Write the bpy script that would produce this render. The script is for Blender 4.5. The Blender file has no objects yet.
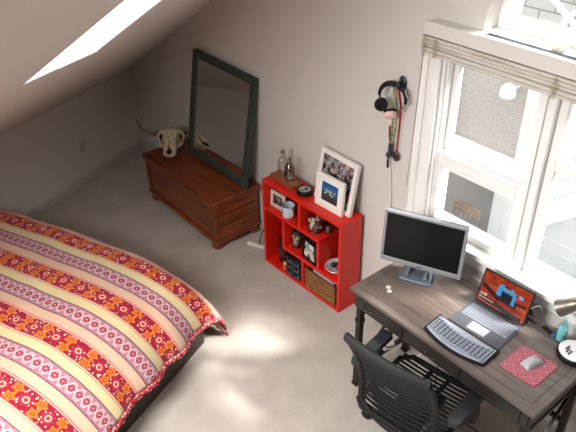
import bpy, bmesh, math, random
from math import sin, cos, pi, sqrt, radians, atan2
from mathutils import Vector, Matrix, noise
from mathutils.geometry import tessellate_polygon
random.seed(7)
SC = bpy.context.scene
COL = SC.collection

# ------------------------------------------------------------------ mesh builder
class MB:
    def __init__(s, M=None):
        s.v = []; s.f = []; s.M = M or Matrix(); s.uv = None
    def add(s, vs, fs):
        o = len(s.v)
        s.v += [tuple(s.M @ Vector(v)) for v in vs]
        s.f += [tuple(i + o for i in f) for f in fs]
    def box(s, a, b, R=None):
        (x0, y0, z0), (x1, y1, z1) = a, b
        vs = [(x0,y0,z0),(x1,y0,z0),(x1,y1,z0),(x0,y1,z0),(x0,y0,z1),(x1,y0,z1),(x1,y1,z1),(x0,y1,z1)]
        if R is not None:
            c = Vector(((x0+x1)/2, (y0+y1)/2, (z0+z1)/2))
            vs = [tuple(c + R @ (Vector(v) - c)) for v in vs]
        s.add(vs, [(0,3,2,1),(4,5,6,7),(0,1,5,4),(1,2,6,5),(2,3,7,6),(3,0,4,7)])
        return s
    def bar(s, p, q, w, h, up=(0,0,1)):
        p = Vector(p); q = Vector(q); d = (q - p).normalized(); up = Vector(up)
        if abs(d.dot(up)) > .98: up = Vector((1,0,0))
        a = d.cross(up).normalized(); b = a.cross(d).normalized()
        vs = [p + a*sx*w/2 + b*sy*h/2 for sx, sy in ((-1,-1),(1,-1),(1,1),(-1,1))] + [q + a*sx*w/2 + b*sy*h/2 for sx, sy in ((-1,-1),(1,-1),(1,1),(-1,1))]
        s.add([tuple(v) for v in vs], [(0,3,2,1),(4,5,6,7),(0,1,5,4),(1,2,6,5),(2,3,7,6),(3,0,4,7)])
        return s
    def tube(s, pts, r, seg=8, closed=False, flat=None):
        pts = [Vector(p) for p in pts]; n = len(pts); rs = r if isinstance(r, (list, tuple)) else [r]*n
        vs = []; prev = None
        for i, p in enumerate(pts):
            if closed: t = (pts[(i+1) % n] - pts[i-1])
            else: t = pts[min(i+1, n-1)] - pts[max(i-1, 0)]
            t.normalize()
            if prev is None:
                a = t.cross(Vector((0,0,1)) if abs(t.z) < .9 else Vector((1,0,0))).normalized()
            else:
                a = (prev - t*prev.dot(t)).normalized()
            prev = a; b = t.cross(a)
            fl = flat or (1, 1)
            for k in range(seg):
                th = 2*pi*k/seg
                vs.append(tuple(p + a*cos(th)*rs[i]*fl[0] + b*sin(th)*rs[i]*fl[1]))
        fs = []
        for i in range(n if closed else n-1):
            j = (i+1) % n
            for k in range(seg):
                l = (k+1) % seg
                fs.append((i*seg+k, i*seg+l, j*seg+l, j*seg+k))
        if not closed:
            fs.append(tuple(range(seg))[::-1]); fs.append(tuple((n-1)*seg+k for k in range(seg)))
        s.add(vs, fs); return s
    def cyl(s, p, q, r, seg=16, r2=None):
        return s.tube([p, q], [r, r if r2 is None else r2], seg)
    def lathe(s, prof, seg=20, o=(0,0,0), cap0=True, cap1=True):
        vs = [(o[0]+r*cos(2*pi*k/seg), o[1]+r*sin(2*pi*k/seg), o[2]+z) for r, z in prof for k in range(seg)]
        fs = []
        for i in range(len(prof)-1):
            for k in range(seg):
                l = (k+1) % seg
                fs.append((i*seg+k, i*seg+l, (i+1)*seg+l, (i+1)*seg+k))
        if cap0: fs.append(tuple(range(seg))[::-1])
        if cap1: fs.append(tuple((len(prof)-1)*seg+k for k in range(seg)))
        s.add(vs, fs); return s
    def ell(s, c, r, seg=14, rings=9):
        prof = [(max(1e-4, sin(pi*i/rings)), -cos(pi*i/rings)) for i in range(rings+1)]
        vs = [(c[0]+a*cos(2*pi*k/seg)*r[0], c[1]+a*sin(2*pi*k/seg)*r[1], c[2]+z*r[2]) for a, z in prof for k in range(seg)]
        fs = []
        for i in range(rings):
            for k in range(seg):
                l = (k+1) % seg
                fs.append((i*seg+k, i*seg+l, (i+1)*seg+l, (i+1)*seg+k))
        fs.append(tuple(range(seg))[::-1]); fs.append(tuple(rings*seg+k for k in range(seg)))
        s.add(vs, fs); return s
    def prism(s, loops, f0, f1):
        """loops: outer + holes of 2D points; f0/f1 map (a,b) to the two faces"""
        flat = [p for l in loops for p in l]
        tris = tessellate_polygon([[Vector((a, b, 0)) for a, b in l] for l in loops])
        n = len(flat)
        vs = [tuple(f0(*p)) for p in flat] + [tuple(f1(*p)) for p in flat]
        fs = [tuple(t) for t in tris] + [tuple(i+n for i in t[::-1]) for t in tris]
        o = 0
        for l in loops:
            m = len(l)
            for i in range(m):
                j = (i+1) % m
                fs.append((o+i, o+j, o+j+n, o+i+n))
            o += m
        s.add(vs, fs); return s
    def grid(s, fn, nu, nv):
        vs = [tuple(fn(i/nu, j/nv)) for i in range(nu+1) for j in range(nv+1)]
        fs = [(i*(nv+1)+j, (i+1)*(nv+1)+j, (i+1)*(nv+1)+j+1, i*(nv+1)+j+1) for i in range(nu) for j in range(nv)]
        s.add(vs, fs); return s
    def build(s, name, m, parent=None, smooth=False, bevel=0, seg=2, sub=0, solid=0, loc=None, recalc=True):
        me = bpy.data.meshes.new(name); me.from_pydata(s.v, [], s.f)
        if recalc:
            b = bmesh.new(); b.from_mesh(me); bmesh.ops.recalc_face_normals(b, faces=b.faces); b.to_mesh(me); b.free()
        me.materials.append(m)
        if smooth:
            me.polygons.foreach_set('use_smooth', [True]*len(me.polygons))
            if smooth != 'all':
                me.set_sharp_from_angle(angle=radians(40))
        o = bpy.data.objects.new(name, me); COL.objects.link(o)
        if parent: o.parent = parent
        if loc: o.location = loc
        if bevel:
            md = o.modifiers.new('bevel', 'BEVEL'); md.width = bevel; md.segments = seg; md.limit_method = 'ANGLE'; md.angle_limit = radians(50)
        if solid:
            md = o.modifiers.new('solid', 'SOLIDIFY'); md.thickness = solid; md.offset = -1
        if sub:
            md = o.modifiers.new('sub', 'SUBSURF'); md.levels = sub; md.render_levels = sub
        return o

def tag(o, label, cat, group=None):
    o['label'] = label; o['category'] = cat
    if group: o['group'] = group
    return o
def thing(name, label, cat, loc=(0,0,0), rz=0, group=None):
    o = bpy.data.objects.new(name, None); COL.objects.link(o); o.empty_display_size = .05
    o.location = loc; o.rotation_euler = (0, 0, rz)
    return tag(o, label, cat, group)
def struct(o):
    o['kind'] = 'structure'; return o
def dupmesh(o, parent, loc, rz=0):
    c = o.copy(); COL.objects.link(c); c.parent = parent; c.location = loc; c.rotation_euler = (0, 0, rz); return c
def arc(c, r, a0, a1, n, plane='xz', y=0):
    return [(c[0]+r*cos(a0+(a1-a0)*i/n), c[1]+r*sin(a0+(a1-a0)*i/n)) for i in range(n+1)]

# ------------------------------------------------------------------ materials
def lin(c):
    return tuple(((x/255)/12.92 if x/255 <= .04045 else ((x/255+.055)/1.055)**2.4) for x in c) + (1,)
class NT:
    def __init__(s, name):
        s.m = bpy.data.materials.new(name); s.m.use_nodes = True; s.t = s.m.node_tree
        s.b = s.t.nodes['Principled BSDF']; s.out = s.t.nodes['Material Output']
    def n(s, typ, **k):
        nd = s.t.nodes.new(typ)
        for a, b in k.items(): setattr(nd, a, b)
        return nd
    def l(s, a, b): s.t.links.new(a, b)
    def math(s, op, a, b=None, c=None):
        nd = s.n('ShaderNodeMath', operation=op)
        for i, x in enumerate((a, b, c)):
            if x is None: continue
            if isinstance(x, (int, float)): nd.inputs[i].default_value = x
            else: s.l(x, nd.inputs[i])
        return nd.outputs[0]
    def mix(s, f, a, b):
        nd = s.n('ShaderNodeMix', data_type='RGBA')
        for i, x in ((0, f), (6, a), (7, b)):
            if isinstance(x, (int, float)): nd.inputs[i].default_value = x
            elif isinstance(x, tuple): nd.inputs[i].default_value = x
            else: s.l(x, nd.inputs[i])
        return nd.outputs[2]
    def coord(s, which='Object', scale=(1,1,1), rot=(0,0,0)):
        tc = s.n('ShaderNodeTexCoord'); mp = s.n('ShaderNodeMapping'); mp.inputs['Scale'].default_value = scale; mp.inputs['Rotation'].default_value = rot
        s.l(tc.outputs[which], mp.inputs[0]); return mp.outputs[0]
    def noise(s, co, scale, detail=4, rough=.55):
        nd = s.n('ShaderNodeTexNoise'); nd.inputs['Scale'].default_value = scale; nd.inputs['Detail'].default_value = detail; nd.inputs['Roughness'].default_value = rough
        s.l(co, nd.inputs['Vector']); return nd.outputs[0]
    def ramp(s, f, stops):
        nd = s.n('ShaderNodeValToRGB'); cr = nd.color_ramp
        while len(cr.elements) < len(stops): cr.elements.new(.5)
        for e, (p, c) in zip(cr.elements, stops): e.position = p; e.color = c
        s.l(f, nd.inputs[0]); return nd.outputs[0]
    def bump(s, h, strength, dist=.01):
        nd = s.n('ShaderNodeBump'); nd.inputs['Strength'].default_value = strength; nd.inputs['Distance'].default_value = dist
        s.l(h, nd.inputs['Height']); s.l(nd.outputs[0], s.b.inputs['Normal'])
    def base(s, x, rough=.5, metal=0, spec=None):
        if isinstance(x, tuple): s.b.inputs['Base Color'].default_value = x
        else: s.l(x, s.b.inputs['Base Color'])
        s.b.inputs['Roughness'].default_value = rough; s.b.inputs['Metallic'].default_value = metal
        if spec is not None: s.b.inputs['Specular IOR Level'].default_value = spec
def mat(name, rgb, rough=.5, metal=0, var=.06, vs=8, bump=0, bs=60, spec=None, coat=0):
    t = NT(name); c = lin(rgb); co = t.coord()
    f = t.noise(co, vs)
    a = tuple(x*(1-var) for x in c[:3]) + (1,); b = tuple(min(1, x*(1+var)) for x in c[:3]) + (1,)
    t.base(t.mix(f, a, b), rough, metal, spec)
    if bump: t.bump(t.noise(co, bs, 3), bump)
    if coat: t.b.inputs['Coat Weight'].default_value = coat
    return t.m
def wood(name, c0, c1, axis=0, scale=1, rough=.45, stretch=14, plank=0, spec=None):
    t = NT(name); sc = [stretch*scale]*3; sc[axis] = 1.2*scale
    co = t.coord('Object', tuple(sc)); f = t.noise(co, 1.6, 6, .65)
    sc2 = [60*scale]*3; sc2[axis] = 2.5*scale
    g = t.noise(t.coord('Object', tuple(sc2)), 2, 3, .6)
    col = t.ramp(f, [(.3, lin(c0)), (.7, lin(c1))])
    dark = tuple(x*.55 for x in lin(c0)[:3]) + (1,)
    col = t.mix(t.math('MULTIPLY', t.math('GREATER_THAN', g, .58), .5), col, dark)
    t.base(col, rough, 0, spec); t.bump(g, .12, .004)
    return t.m
def glass(name, tint=(1,1,1,1), rough=0, fr=.7):
    """thin pane: mostly clear, with a little mirror-like sheen"""
    t = NT(name); tr = t.n('ShaderNodeBsdfTransparent'); tr.inputs[0].default_value = tint
    gl = t.n('ShaderNodeBsdfGlossy'); gl.inputs['Roughness'].default_value = rough
    mx = t.n('ShaderNodeMixShader'); lw = t.n('ShaderNodeLayerWeight'); lw.inputs[0].default_value = .12
    t.l(t.math('MULTIPLY_ADD', lw.outputs['Fresnel'], fr, .03), mx.inputs[0]); t.l(tr.outputs[0], mx.inputs[1]); t.l(gl.outputs[0], mx.inputs[2])
    t.l(mx.outputs[0], t.out.inputs[0]); return t.m

M = {}
def wallpaint(name, rgb):
    t = NT(name); co = t.coord()
    f = t.noise(co, 2.5, 3); c = lin(rgb)
    t.base(t.mix(f, tuple(x*.97 for x in c[:3])+(1,), tuple(min(1, x*1.02) for x in c[:3])+(1,)), .75, 0, .25)
    t.bump(t.noise(co, 90, 2), .06, .003); return t.m
M['wall'] = wallpaint('warm white wall paint', (208, 203, 199))
M['ceil'] = wallpaint('warm white ceiling paint', (210, 205, 200))
M['backwall'] = wallpaint('bounce damping brown', (112, 100, 92))  # brown invented for the unseen walls, to cut their bounce light
M['base'] = mat('baseboard paint', (190, 182, 178), .45, var=.02)
M['white'] = mat('white gloss paint', (238, 237, 235), .35, var=.015)
M['whiteout'] = mat('white exterior paint', (243, 243, 243), .5, var=.02)
def carpet():
    t = NT('beige carpet'); co = t.coord()
    a = t.noise(co, 5, 4); b = t.noise(co, 190, 3, .7)
    c = t.ramp(a, [(.3, lin((190, 180, 171))), (.7, lin((211, 202, 193)))])
    c = t.mix(t.math('MULTIPLY', b, .55), c, lin((158, 149, 140)))
    t.base(c, .95, 0, .1); t.bump(b, .6, .012); return t.m
M['carpet'] = carpet()
M['red'] = mat('red lacquer', (214, 31, 18), .38, var=.04)
M['back'] = mat('dark hardboard', (46, 22, 20), .7)
M['cedar'] = wood('reddish cedar boards along x', (88, 38, 19), (150, 76, 40), 0, 1, .32, 11)
M['cedary'] = wood('reddish cedar boards along y', (84, 36, 18), (158, 82, 44), 1, 1, .32, 13)
M['green'] = mat('dark green frame paint', (49, 62, 58), .45, var=.12)
def mirrorm():
    t = NT('mirror silver'); t.base(lin((225, 225, 223)), .02, 1); return t.m
M['mirror'] = mirrorm()
def bone():
    t = NT('weathered bone'); co = t.coord('Object', (9, 9, 3)); f = t.noise(co, 4, 6, .7)
    t.base(t.ramp(f, [(.32, lin((92, 70, 52))), (.47, lin((206, 186, 156))), (.7, lin((236, 222, 198)))]), .7)
    t.bump(f, .35, .006); return t.m
M['bone'] = bone()
M['horn'] = mat('brown horn', (118, 98, 78), .45, var=.35, vs=14)
M['black'] = mat('black plastic', (15, 15, 17), .5, var=.1, spec=.3)
M['blackm'] = mat('black metal', (30, 29, 30), .4, .4, var=.1)
M['fabricblack'] = mat('black woven strap', (8, 8, 9), .85, var=.2, vs=60, bump=.3, bs=300)
M['darkgrey'] = mat('charcoal plastic', (42, 45, 50), .4, var=.05)
M['silver'] = mat('silver plastic', (146, 148, 153), .4, .3, var=.03)
M['nickel'] = mat('brushed nickel', (128, 120, 112), .38, .9, var=.05)
M['chrome'] = mat('chrome', (220, 220, 222), .12, 1, var=.02)
M['screenoff'] = mat('switched off screen', (7, 7, 9), .25, var=.05, spec=.25)
M['deskdark'] = wood('dark desk apron', (26, 23, 23), (42, 37, 36), 0, 1, .5, 12)
def desktop_mat():
    t = NT('weathered grey brown desk boards'); co = t.coord('Object', (1.3, 15, 15)); f = t.noise(co, 1.8, 7, .68)
    g = t.noise(t.coord('Object', (2.5, 80, 40)), 2, 3); big = t.noise(t.coord('Object', (1.5, 3, 3)), 1.3, 2)
    c = t.ramp(f, [(.28, lin((68, 56, 51))), (.5, lin((94, 82, 76))), (.75, lin((122, 112, 109)))])
    c = t.mix(t.math('MULTIPLY', big, .5), c, lin((88, 74, 66)))
    c = t.mix(t.math('MULTIPLY', t.math('GREATER_THAN', g, .6), .45), c, lin((58, 50, 48)))
    t.base(c, .42, 0, .5); t.bump(g, .1, .003); return t.m
M['desktop'] = desktop_mat()
M['inlay'] = mat('dark inlay line', (50, 47, 50), .5)
M['paper'] = mat('white paper', (235, 234, 232), .7, var=.02)
M['framewhite'] = mat('white picture frame', (235, 230, 224), .4, var=.03)
M['cord'] = mat('white cord', (225, 222, 218), .5, var=.02)
M['bottleglass'] = None
def realglass(name, rgb=(255,255,255), rough=.02):
    t = NT(name); c = lin(rgb); t.base(c, rough); t.b.inputs['Transmission Weight'].default_value = 1; t.b.inputs['IOR'].default_value = 1.45
    return t.m
def hollowglass(name, rgb=(240, 240, 235)):
    t = NT(name); tr = t.n('ShaderNodeBsdfTransparent'); tr.inputs[0].default_value = lin(rgb)
    gl = t.n('ShaderNodeBsdfGlossy'); gl.inputs['Roughness'].default_value = .06
    mx = t.n('ShaderNodeMixShader'); lw = t.n('ShaderNodeLayerWeight'); lw.inputs[0].default_value = .35
    t.l(t.math('MULTIPLY_ADD', lw.outputs['Facing'], .30, .05), mx.inputs[0]); t.l(tr.outputs[0], mx.inputs[1]); t.l(gl.outputs[0], mx.inputs[2])
    t.l(mx.outputs[0], t.out.inputs[0]); return t.m
M['bottleglass'] = hollowglass('clear bottle glass', (250, 248, 245))
M['pane'] = glass('window pane glass', (.97, .985, .985, 1))
M['skypane'] = glass('skylight glass', (1, 1, 1, 1), .1, .08)
M['aqua'] = hollowglass('pale turquoise glass', (205, 238, 240))

# ------------------------------------------------------------------ room geometry
KA = .4028                                             # the attic slope runs skewed to the window wall
K = Vector((sin(KA), -cos(KA), 0)); U = Vector((cos(KA), sin(KA), 0))
ZK = .8075; SL = .6206/cos(KA)                         # knee height, rise per metre
NRM = (U*(-SL) + Vector((0,0,1))).normalized()
UTOP = 4.42; ZTOP = ZK + SL*UTOP
def CP(a, u, off=0): return K*a + U*u + Vector((0,0,ZK + SL*u)) + NRM*off
XR, YF = 6.6, -4.7

b = MB(); b.box((-.3, YF-.1, -.12), (XR+.1, .0, 0)); struct(b.build('floor', M['carpet']))
b = MB(); b.prism([[(-.1,-.1),(5.4,-.1),(5.4,ZK),(-.1,ZK)]], lambda a, z: K*a + Vector((0,0,z)), lambda a, z: K*a - U*.1 + Vector((0,0,z)))
struct(b.build('wall_left', M['wall']))
# window wall with the window opening and the half round opening above it
WX0, WX1, WZ0, WZ1 = 3.56, 4.76, .90, 1.93
AX, AZ, AR = 4.16, 2.045, .392
arch = [(AX-AR, AZ), (AX+AR, AZ)] + [(AX+AR*cos(t), AZ+.05+AR*sin(t)) for t in [pi*i/28 for i in range(29)]]
outer = [(-.1,-.12),(XR+.1,-.12),(XR+.1,ZTOP+.05),(UTOP/cos(KA)-.02,ZTOP+.02),(-.1,ZK-.04)]
WT = .16
b = MB(); b.prism([outer, [(WX0,WZ0),(WX1,WZ0),(WX1,WZ1),(WX0,WZ1)], arch], lambda x, z: Vector((x,0,z)), lambda x, z: Vector((x,WT,z)))
struct(b.build('wall_back', M['wall']))
b = MB(); b.prism([outer, [(WX0,WZ0),(WX1,WZ0),(WX1,WZ1),(WX0,WZ1)], arch], lambda x, z: Vector((x,WT+.001,z)), lambda x, z: Vector((x,WT+.012,z)))
struct(b.build('bounce_blocker', mat('dark bounce blocker skin', (70, 68, 66), .8)))  # outer skin added, unseen, to keep sun bounce off the stucco
b = MB(); b.box((XR, YF, 0), (XR+.1, 0, ZTOP)); struct(b.build('wall_right', M['backwall']))
b = MB(); b.box((-.3, YF-.1, 0), (XR+.1, YF, ZTOP)); struct(b.build('wall_front', M['backwall']))
# sloping ceiling with skylight, flat ceiling beyond the slope
S0, S1, T0, T1 = 1.875, 2.43, 1.462, 2.42
SKY = [(S0,S1,T0,T1),(3.72,4.55,1.5,2.9),(1.95,3.05,3.0,4.1)]      # second and third are added out of view to light the room
b = MB(); b.prism([[(-.1,-.12),(5.6,-.12),(5.6,UTOP),(UTOP*.4244-.1,UTOP)], *[[(p,q),(r_,q),(r_,t),(p,t)] for p,r_,q,t in SKY]], lambda a, u: CP(a,u), lambda a, u: CP(a,u,.003))
struct(b.build('ceiling', M['ceil']))
b = MB(); b.box((2.0, YF-.1, ZTOP), (XR+.1, .1, ZTOP+.08)); struct(b.build('ceiling_flat', M['ceil']))
for k_, (p0,p1,q0,q1) in enumerate(SKY):
    b = MB()
    for (a0,a1,u0,u1) in ((p0-.03,p0,q0-.03,q1+.03),(p1,p1+.03,q0-.03,q1+.03),(p0,p1,q0-.03,q0),(p0,p1,q1,q1+.03)):
        b.prism([[(a0,u0),(a1,u0),(a1,u1),(a0,u1)]], lambda a,u: CP(a,u,.0031), lambda a,u: CP(a,u,.006))
    sk = struct(b.build('window_%d' % (k_+3), M['white']))
    b = MB(); b.prism([[(p0-.01,q0-.01),(p1+.01,q0-.01),(p1+.01,q1+.01),(p0-.01,q1+.01)]], lambda a,u: CP(a,u,.0065), lambda a,u: CP(a,u,.0075)); b.build('pane', M['skypane'], sk)
# baseboards
b = MB(); b.prism([[(.0,0),(5.2,0),(5.2,.075),(.0,.075)]], lambda a,z: K*a+U*.013+Vector((0,0,z)), lambda a,z: K*a+Vector((0,0,z))); struct(b.build('baseboard_left', M['base'], bevel=.004))
b = MB(); b.box((.0,-.013,0),(XR,0,.075)); struct(b.build('baseboard_back', M['base'], bevel=.004))

# ------------------------------------------------------------------ main window
w1 = bpy.data.objects.new('window_1', None); COL.objects.link(w1); w1.location = (WX0, 0, WZ0); struct(w1)
def wl(mb): mb.M = Matrix.Translation((-WX0, 0, -WZ0)); return mb
b = wl(MB()); b.box((3.44,-.02,.79),(3.56,0,2.0)); b.box((3.47,-.028,.9),(3.49,-.02,1.99)); b.build('casing', M['white'], w1, bevel=.004)
b = wl(MB()); b.box((4.76,-.02,.79),(4.90,0,2.0)); b.build('casing', M['white'], w1, bevel=.004)
b = wl(MB()); b.box((3.40,-.06,.875),(4.93,.10,.905)); b.build('sill', M['white'], w1, bevel=.006)
b = wl(MB()); b.box((3.425,-.016,.79),(4.9,0,.875)); b.build('apron', M['white'], w1, bevel=.004)
b = wl(MB())
b.box((3.56,0,.9),(3.578,.15,1.93)); b.box((4.742,0,.9),(4.76,.15,1.93)); b.box((3.56,0,1.915),(4.76,.15,1.93)); b.box((3.578,.015,.9),(3.59,.055,1.915))
b.build('jamb', M['white'], w1, bevel=.002)
b = wl(MB()); b.box((4.105,.0,.9),(4.19,.15,1.93)); b.box((4.118,-.012,.9),(4.15,0,1.93)); b.build('mullion', M['white'], w1, bevel=.004)
# left double hung: upper sash, lower sash pushed up a little
b = wl(MB())
b.box((3.578,.06,1.33),(3.62,.095,1.915)); b.box((4.07,.06,1.33),(4.105,.095,1.915)); b.box((3.62,.06,1.325),(4.07,.095,1.41)); b.box((3.62,.06,1.89),(4.07,.095,1.915))
s1 = b.build('upper_sash', M['white'], w1, bevel=.004)
b = wl(MB()); b.box((3.615,.076,1.40),(4.075,.079,1.895)); b.build('pane', M['pane'], s1)
b = wl(MB())
b.box((3.59,.018,.905),(3.618,.052,1.36)); b.box((4.075,.018,.905),(4.105,.052,1.36)); b.box((3.618,.018,1.27),(4.075,.052,1.36)); b.box((3.618,.018,.905),(4.075,.052,.95))
b.box((3.618,.010,1.352),(4.075,.018,1.36)); b.box((3.618,.012,1.30),(4.075,.018,1.308))
s2 = b.build('lower_sash', M['white'], w1, bevel=.004)
b = wl(MB()); b.box((3.612,.034,.945),(4.08,.037,1.275)); b.build('pane', M['pane'], s2)
# right unit
b = wl(MB())
b.box((4.19,.03,.905),(4.235,.08,1.915)); b.box((4.70,.03,.905),(4.742,.08,1.915)); b.box((4.235,.03,1.505),(4.70,.08,1.565)); b.box((4.235,.03,.905),(4.70,.08,.97)); b.box((4.235,.03,1.88),(4.70,.08,1.915))
s3 = b.build('casement_sash', M['white'], w1, bevel=.005)
b = wl(MB()); b.box((4.23,.052,1.56),(4.705,.056,1.885)); b.build('pane', M['pane'], s3)
b = wl(MB()); b.box((4.23,.052,.965),(4.705,.056,1.51)); b.build('pane', M['pane'], s3)

# header board of the shade, with the dark slot behind it
b = MB(); b.box((3.487,-.085,1.996),(4.90,-.068,2.062)); b.box((3.487,-.068,1.996),(4.90,-.02,2.004)); b.box((3.487,-.068,2.004),(3.50,-.0,2.05)); b.box((4.885,-.068,2.004),(4.90,-.0,2.05))
hd = struct(b.build('trim_1', M['wall'], bevel=.002))
b = MB(); b.box((3.50,-.061,2.004),(3.80,-.001,2.0575)); b.build('filler_board', M['wall'], hd)
b = MB(); b.box((3.80,-.067,2.02),(4.885,-.002,2.056)); b.box((3.50,-.067,2.02),(3.80,-.062,2.05)); b.build('slot_shadow', mat('blue grey slot shadow', (52, 56, 66), .5, .2), hd)  # blue grey strips painted in as the shadow inside the slot
b = MB(); b.box((3.80,-.088,2.062),(4.9,-.064,2.068)); b.build('edge_strip', M['white'], hd)
# bamboo roman shade, pulled up in a stack
def bamboo():
    t = NT('pale bamboo slats'); co = t.coord('Object', (3, 30, 60)); f = t.noise(co, 2, 5, .7)
    bl = t.noise(t.coord('Object', (1.2, 4, 6)), 3, 3)
    c = t.ramp(f, [(.3, lin((160, 152, 140))), (.55, lin((200, 194, 186))), (.8, lin((216, 211, 204)))])
    c = t.mix(t.math('MULTIPLY', t.math('GREATER_THAN', bl, .6), .3), c, lin((168, 146, 112)))
    t.base(c, .65); t.bump(f, .3, .004); return t.m
M['bamboo'] = bamboo()
sh = thing('roman_shade', 'pale bamboo roman shade pulled up in folds above the desk window', 'window shade', (3.478, -.05, 1.993))
b = MB()
k = 0
for j in range(5):
    z = -.003 - j*.019
    dy = .004*((j*7) % 3)
    b.box((.002,-.034+dy,z-.017),(1.41,-.008,z), Matrix.Rotation(radians(5 - 2*j), 3, 'X'))
b.build('folded_slats', M['bamboo'], sh, bevel=.003)
cm = mat('brown tape', (172, 152, 122), .8, var=.4, vs=50)
for x in (.018, .085, .72, 1.33):
    b = MB()
    for q in range(5):
        b.tube([(x+.006*sin(i*1.7+q)+q*.004, -.044-.003*(i % 2), -.005-.0155*i) for i in range(7)], .0014, 5)
    b.build('cord_ladder', cm, sh, smooth=True)
b = MB(); b.tube([(.03,-.046,-.09),(.028,-.05,-.3),(.02,-.05,-.6),(.01,-.05,-.85)], .0025, 6); b.build('pull_cord', mat('grey cord', (120, 116, 112), .7), sh, smooth=True)

# arched window above
w2 = bpy.data.objects.new('window_2', None); COL.objects.link(w2); w2.location = (AX, .1, AZ); struct(w2)
def hr(r, n=28, z0=.0): return [(r*cos(pi*i/n), z0 + r*sin(pi*i/n)) for i in range(n+1)]
b = MB()
oo = [(-AR,0),(AR,0)] + [(AR*cos(t), .05+AR*sin(t)) for t in [pi*i/28 for i in range(29)]]
ii = [(-.33,.06),(.33,.06)] + [(.33*cos(t), .065+.33*sin(t)) for t in [pi*i/28 for i in range(29)]]
b.prism([oo, ii], lambda x,z: Vector((x,0,z)), lambda x,z: Vector((x,.05,z)))
i2 = [(x*.93, .075+(z-.06)*.93) for x, z in ii]
b.prism([ii, i2], lambda x,z: Vector((x,.012,z)), lambda x,z: Vector((x,.04,z)))
b.build('arch_frame', M['white'], w2, bevel=.003)
b = MB()
for a in (35, 90, 145): b.bar((.03*cos(radians(a)),.026,.07+.03*sin(radians(a))),(.31*cos(radians(a)),.026,.07+.31*sin(radians(a))),.018,.02,(0,1,0))
b.tube([(.09*cos(pi*i/12), .026, .07+.09*sin(pi*i/12)) for i in range(13)], .01, 6)
b.build('glazing_bars', M['white'], w2)
b = MB(); b.prism([i2], lambda x,z: Vector((x*1.01,.024,z)), lambda x,z: Vector((x*1.01,.027,z))); b.build('pane', M['pane'], w2)
b = MB(); b.prism([[(-AR+.002,.001),(AR-.002,.001),(AR-.002,.012),(-AR+.002,.012)]], lambda x,z: Vector((x,-.1,z)), lambda x,z: Vector((x,0,z))); b.build('arch_sill', M['white'], w2)
b = MB(); b.box((-.05,-.098,.0125),(.01,-.06,.025)); b.box((-.03,-.095,.025),(-.01,-.07,.034)); b.build('latch', mat('cream latch', (226, 220, 200), .4), w2, bevel=.003)

# ------------------------------------------------------------------ outside
def stucco():
    t = NT('speckled stucco'); co = t.coord(); f = t.noise(co, 55, 5, .7)
    t.base(t.ramp(f, [(.3, lin((176, 168, 163))), (.6, lin((214, 208, 204)))]), .9); t.bump(f, .4, .02); return t.m
def whitebrick():
    t = NT('white painted brick'); br = t.n('ShaderNodeTexBrick'); br.inputs['Scale'].default_value = 1; br.inputs['Brick Width'].default_value = .23; br.inputs['Row Height'].default_value = .085
    br.inputs['Mortar Size'].default_value = .006; br.inputs['Color1'].default_value = lin((206, 204, 202)); br.inputs['Color2'].default_value = lin((196, 193, 190)); br.inputs['Mortar'].default_value = lin((150, 145, 142))
    t.l(t.coord('Object', (1,1,1), (pi/2, 0, 0)), br.inputs[0]); t.base(br.outputs[0], .8); return t.m
YO = 1.6
b = MB(); b.box((.5,YO,.40),(3.3,YO+.12,1.40)); tag(b.build('stucco_wall', stucco()), 'pale speckled stucco wall outside behind the desk window', 'wall')
b = MB(); b.box((.5,YO,1.40),(7.5,YO+.12,2.4)); tag(b.build('brick_wall', whitebrick()), 'white painted brick wall seen through the arched window', 'wall')
b = MB(); b.box((2.42,YO-.05,.561),(2.56,YO,1.40)); tag(b.build('wall_trim', M['whiteout'], bevel=.008), 'narrow white upright board at left on the outside stucco wall', 'trim board')
b = MB(); b.box((3.17,YO-.06,-.6),(3.36,YO+.0,1.40)); b.box((3.05,YO-.05,-.6),(3.17,YO,.39)); tag(b.build('corner_trim', M['whiteout'], bevel=.008), 'wide white upright corner board where stucco wall ends outside', 'trim board')
b = MB(); b.box((.5,YO-.02,-.6),(3.05,YO+.12,.40)); tag(b.build('grey_wall', mat('plain lower grey', (160,155,151), .85, var=.12, vs=3)), 'plain grey lower wall outside behind the wooden chair', 'wall')  # lower part greyer than the stucco above
b = MB(); b.box((2.25,YO-.06,.401),(3.168,YO-.0,.56)); tag(b.build('cross_trim', M['whiteout'], bevel=.008), 'white horizontal board across the outside stucco wall', 'trim board')
def siding():
    t = NT('white lap siding'); t.base(lin((236, 238, 239)), .5); return t.m
sd = thing('siding_wall', 'white lap siding wall outside beyond the right hand pane', 'wall', (3.36, YO, -.6))
b = MB()
for i in range(22): b.box((0,-.012,.09*i),(3.6,.08,.09*i+.088), Matrix.Rotation(radians(4), 3, 'X'))
b.build('lap_boards', siding(), sd)
b = MB(); b.bar((.05,-.05,.75),(.95,-.05,1.55),.03,.16); b.build('rake_board', M['whiteout'], sd)
b = MB(); b.box((.52,-.055,.0),(.64,-.02,1.9)); b.build('upright_board', mat('pale blue grey paint', (205, 216, 220), .5), sd)
b = MB(); b.box((-.5,WT+.02,-.70),(7.5,YO-.07,-.6)); tag(b.build('balcony_deck', mat('dark grey deck', (74, 74, 76), .8)), 'deck floor outside below the desk window', 'deck')
ch = thing('outdoor_chair', 'weathered wooden spindle back chair standing outside on the deck', 'chair', (2.945, 1.18, -.598), 0)
ch.scale = (.78, .9, .93)
ow = wood('weathered chair wood', (126, 104, 88), (176, 152, 134), 0, 1, .7)
og = mat('grey chair paint', (140, 130, 126), .7, var=.15)
b = MB(); b.box((-.2,-.2,.41),(.2,.2,.44)); b.build('seat', og, ch, bevel=.01)
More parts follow.
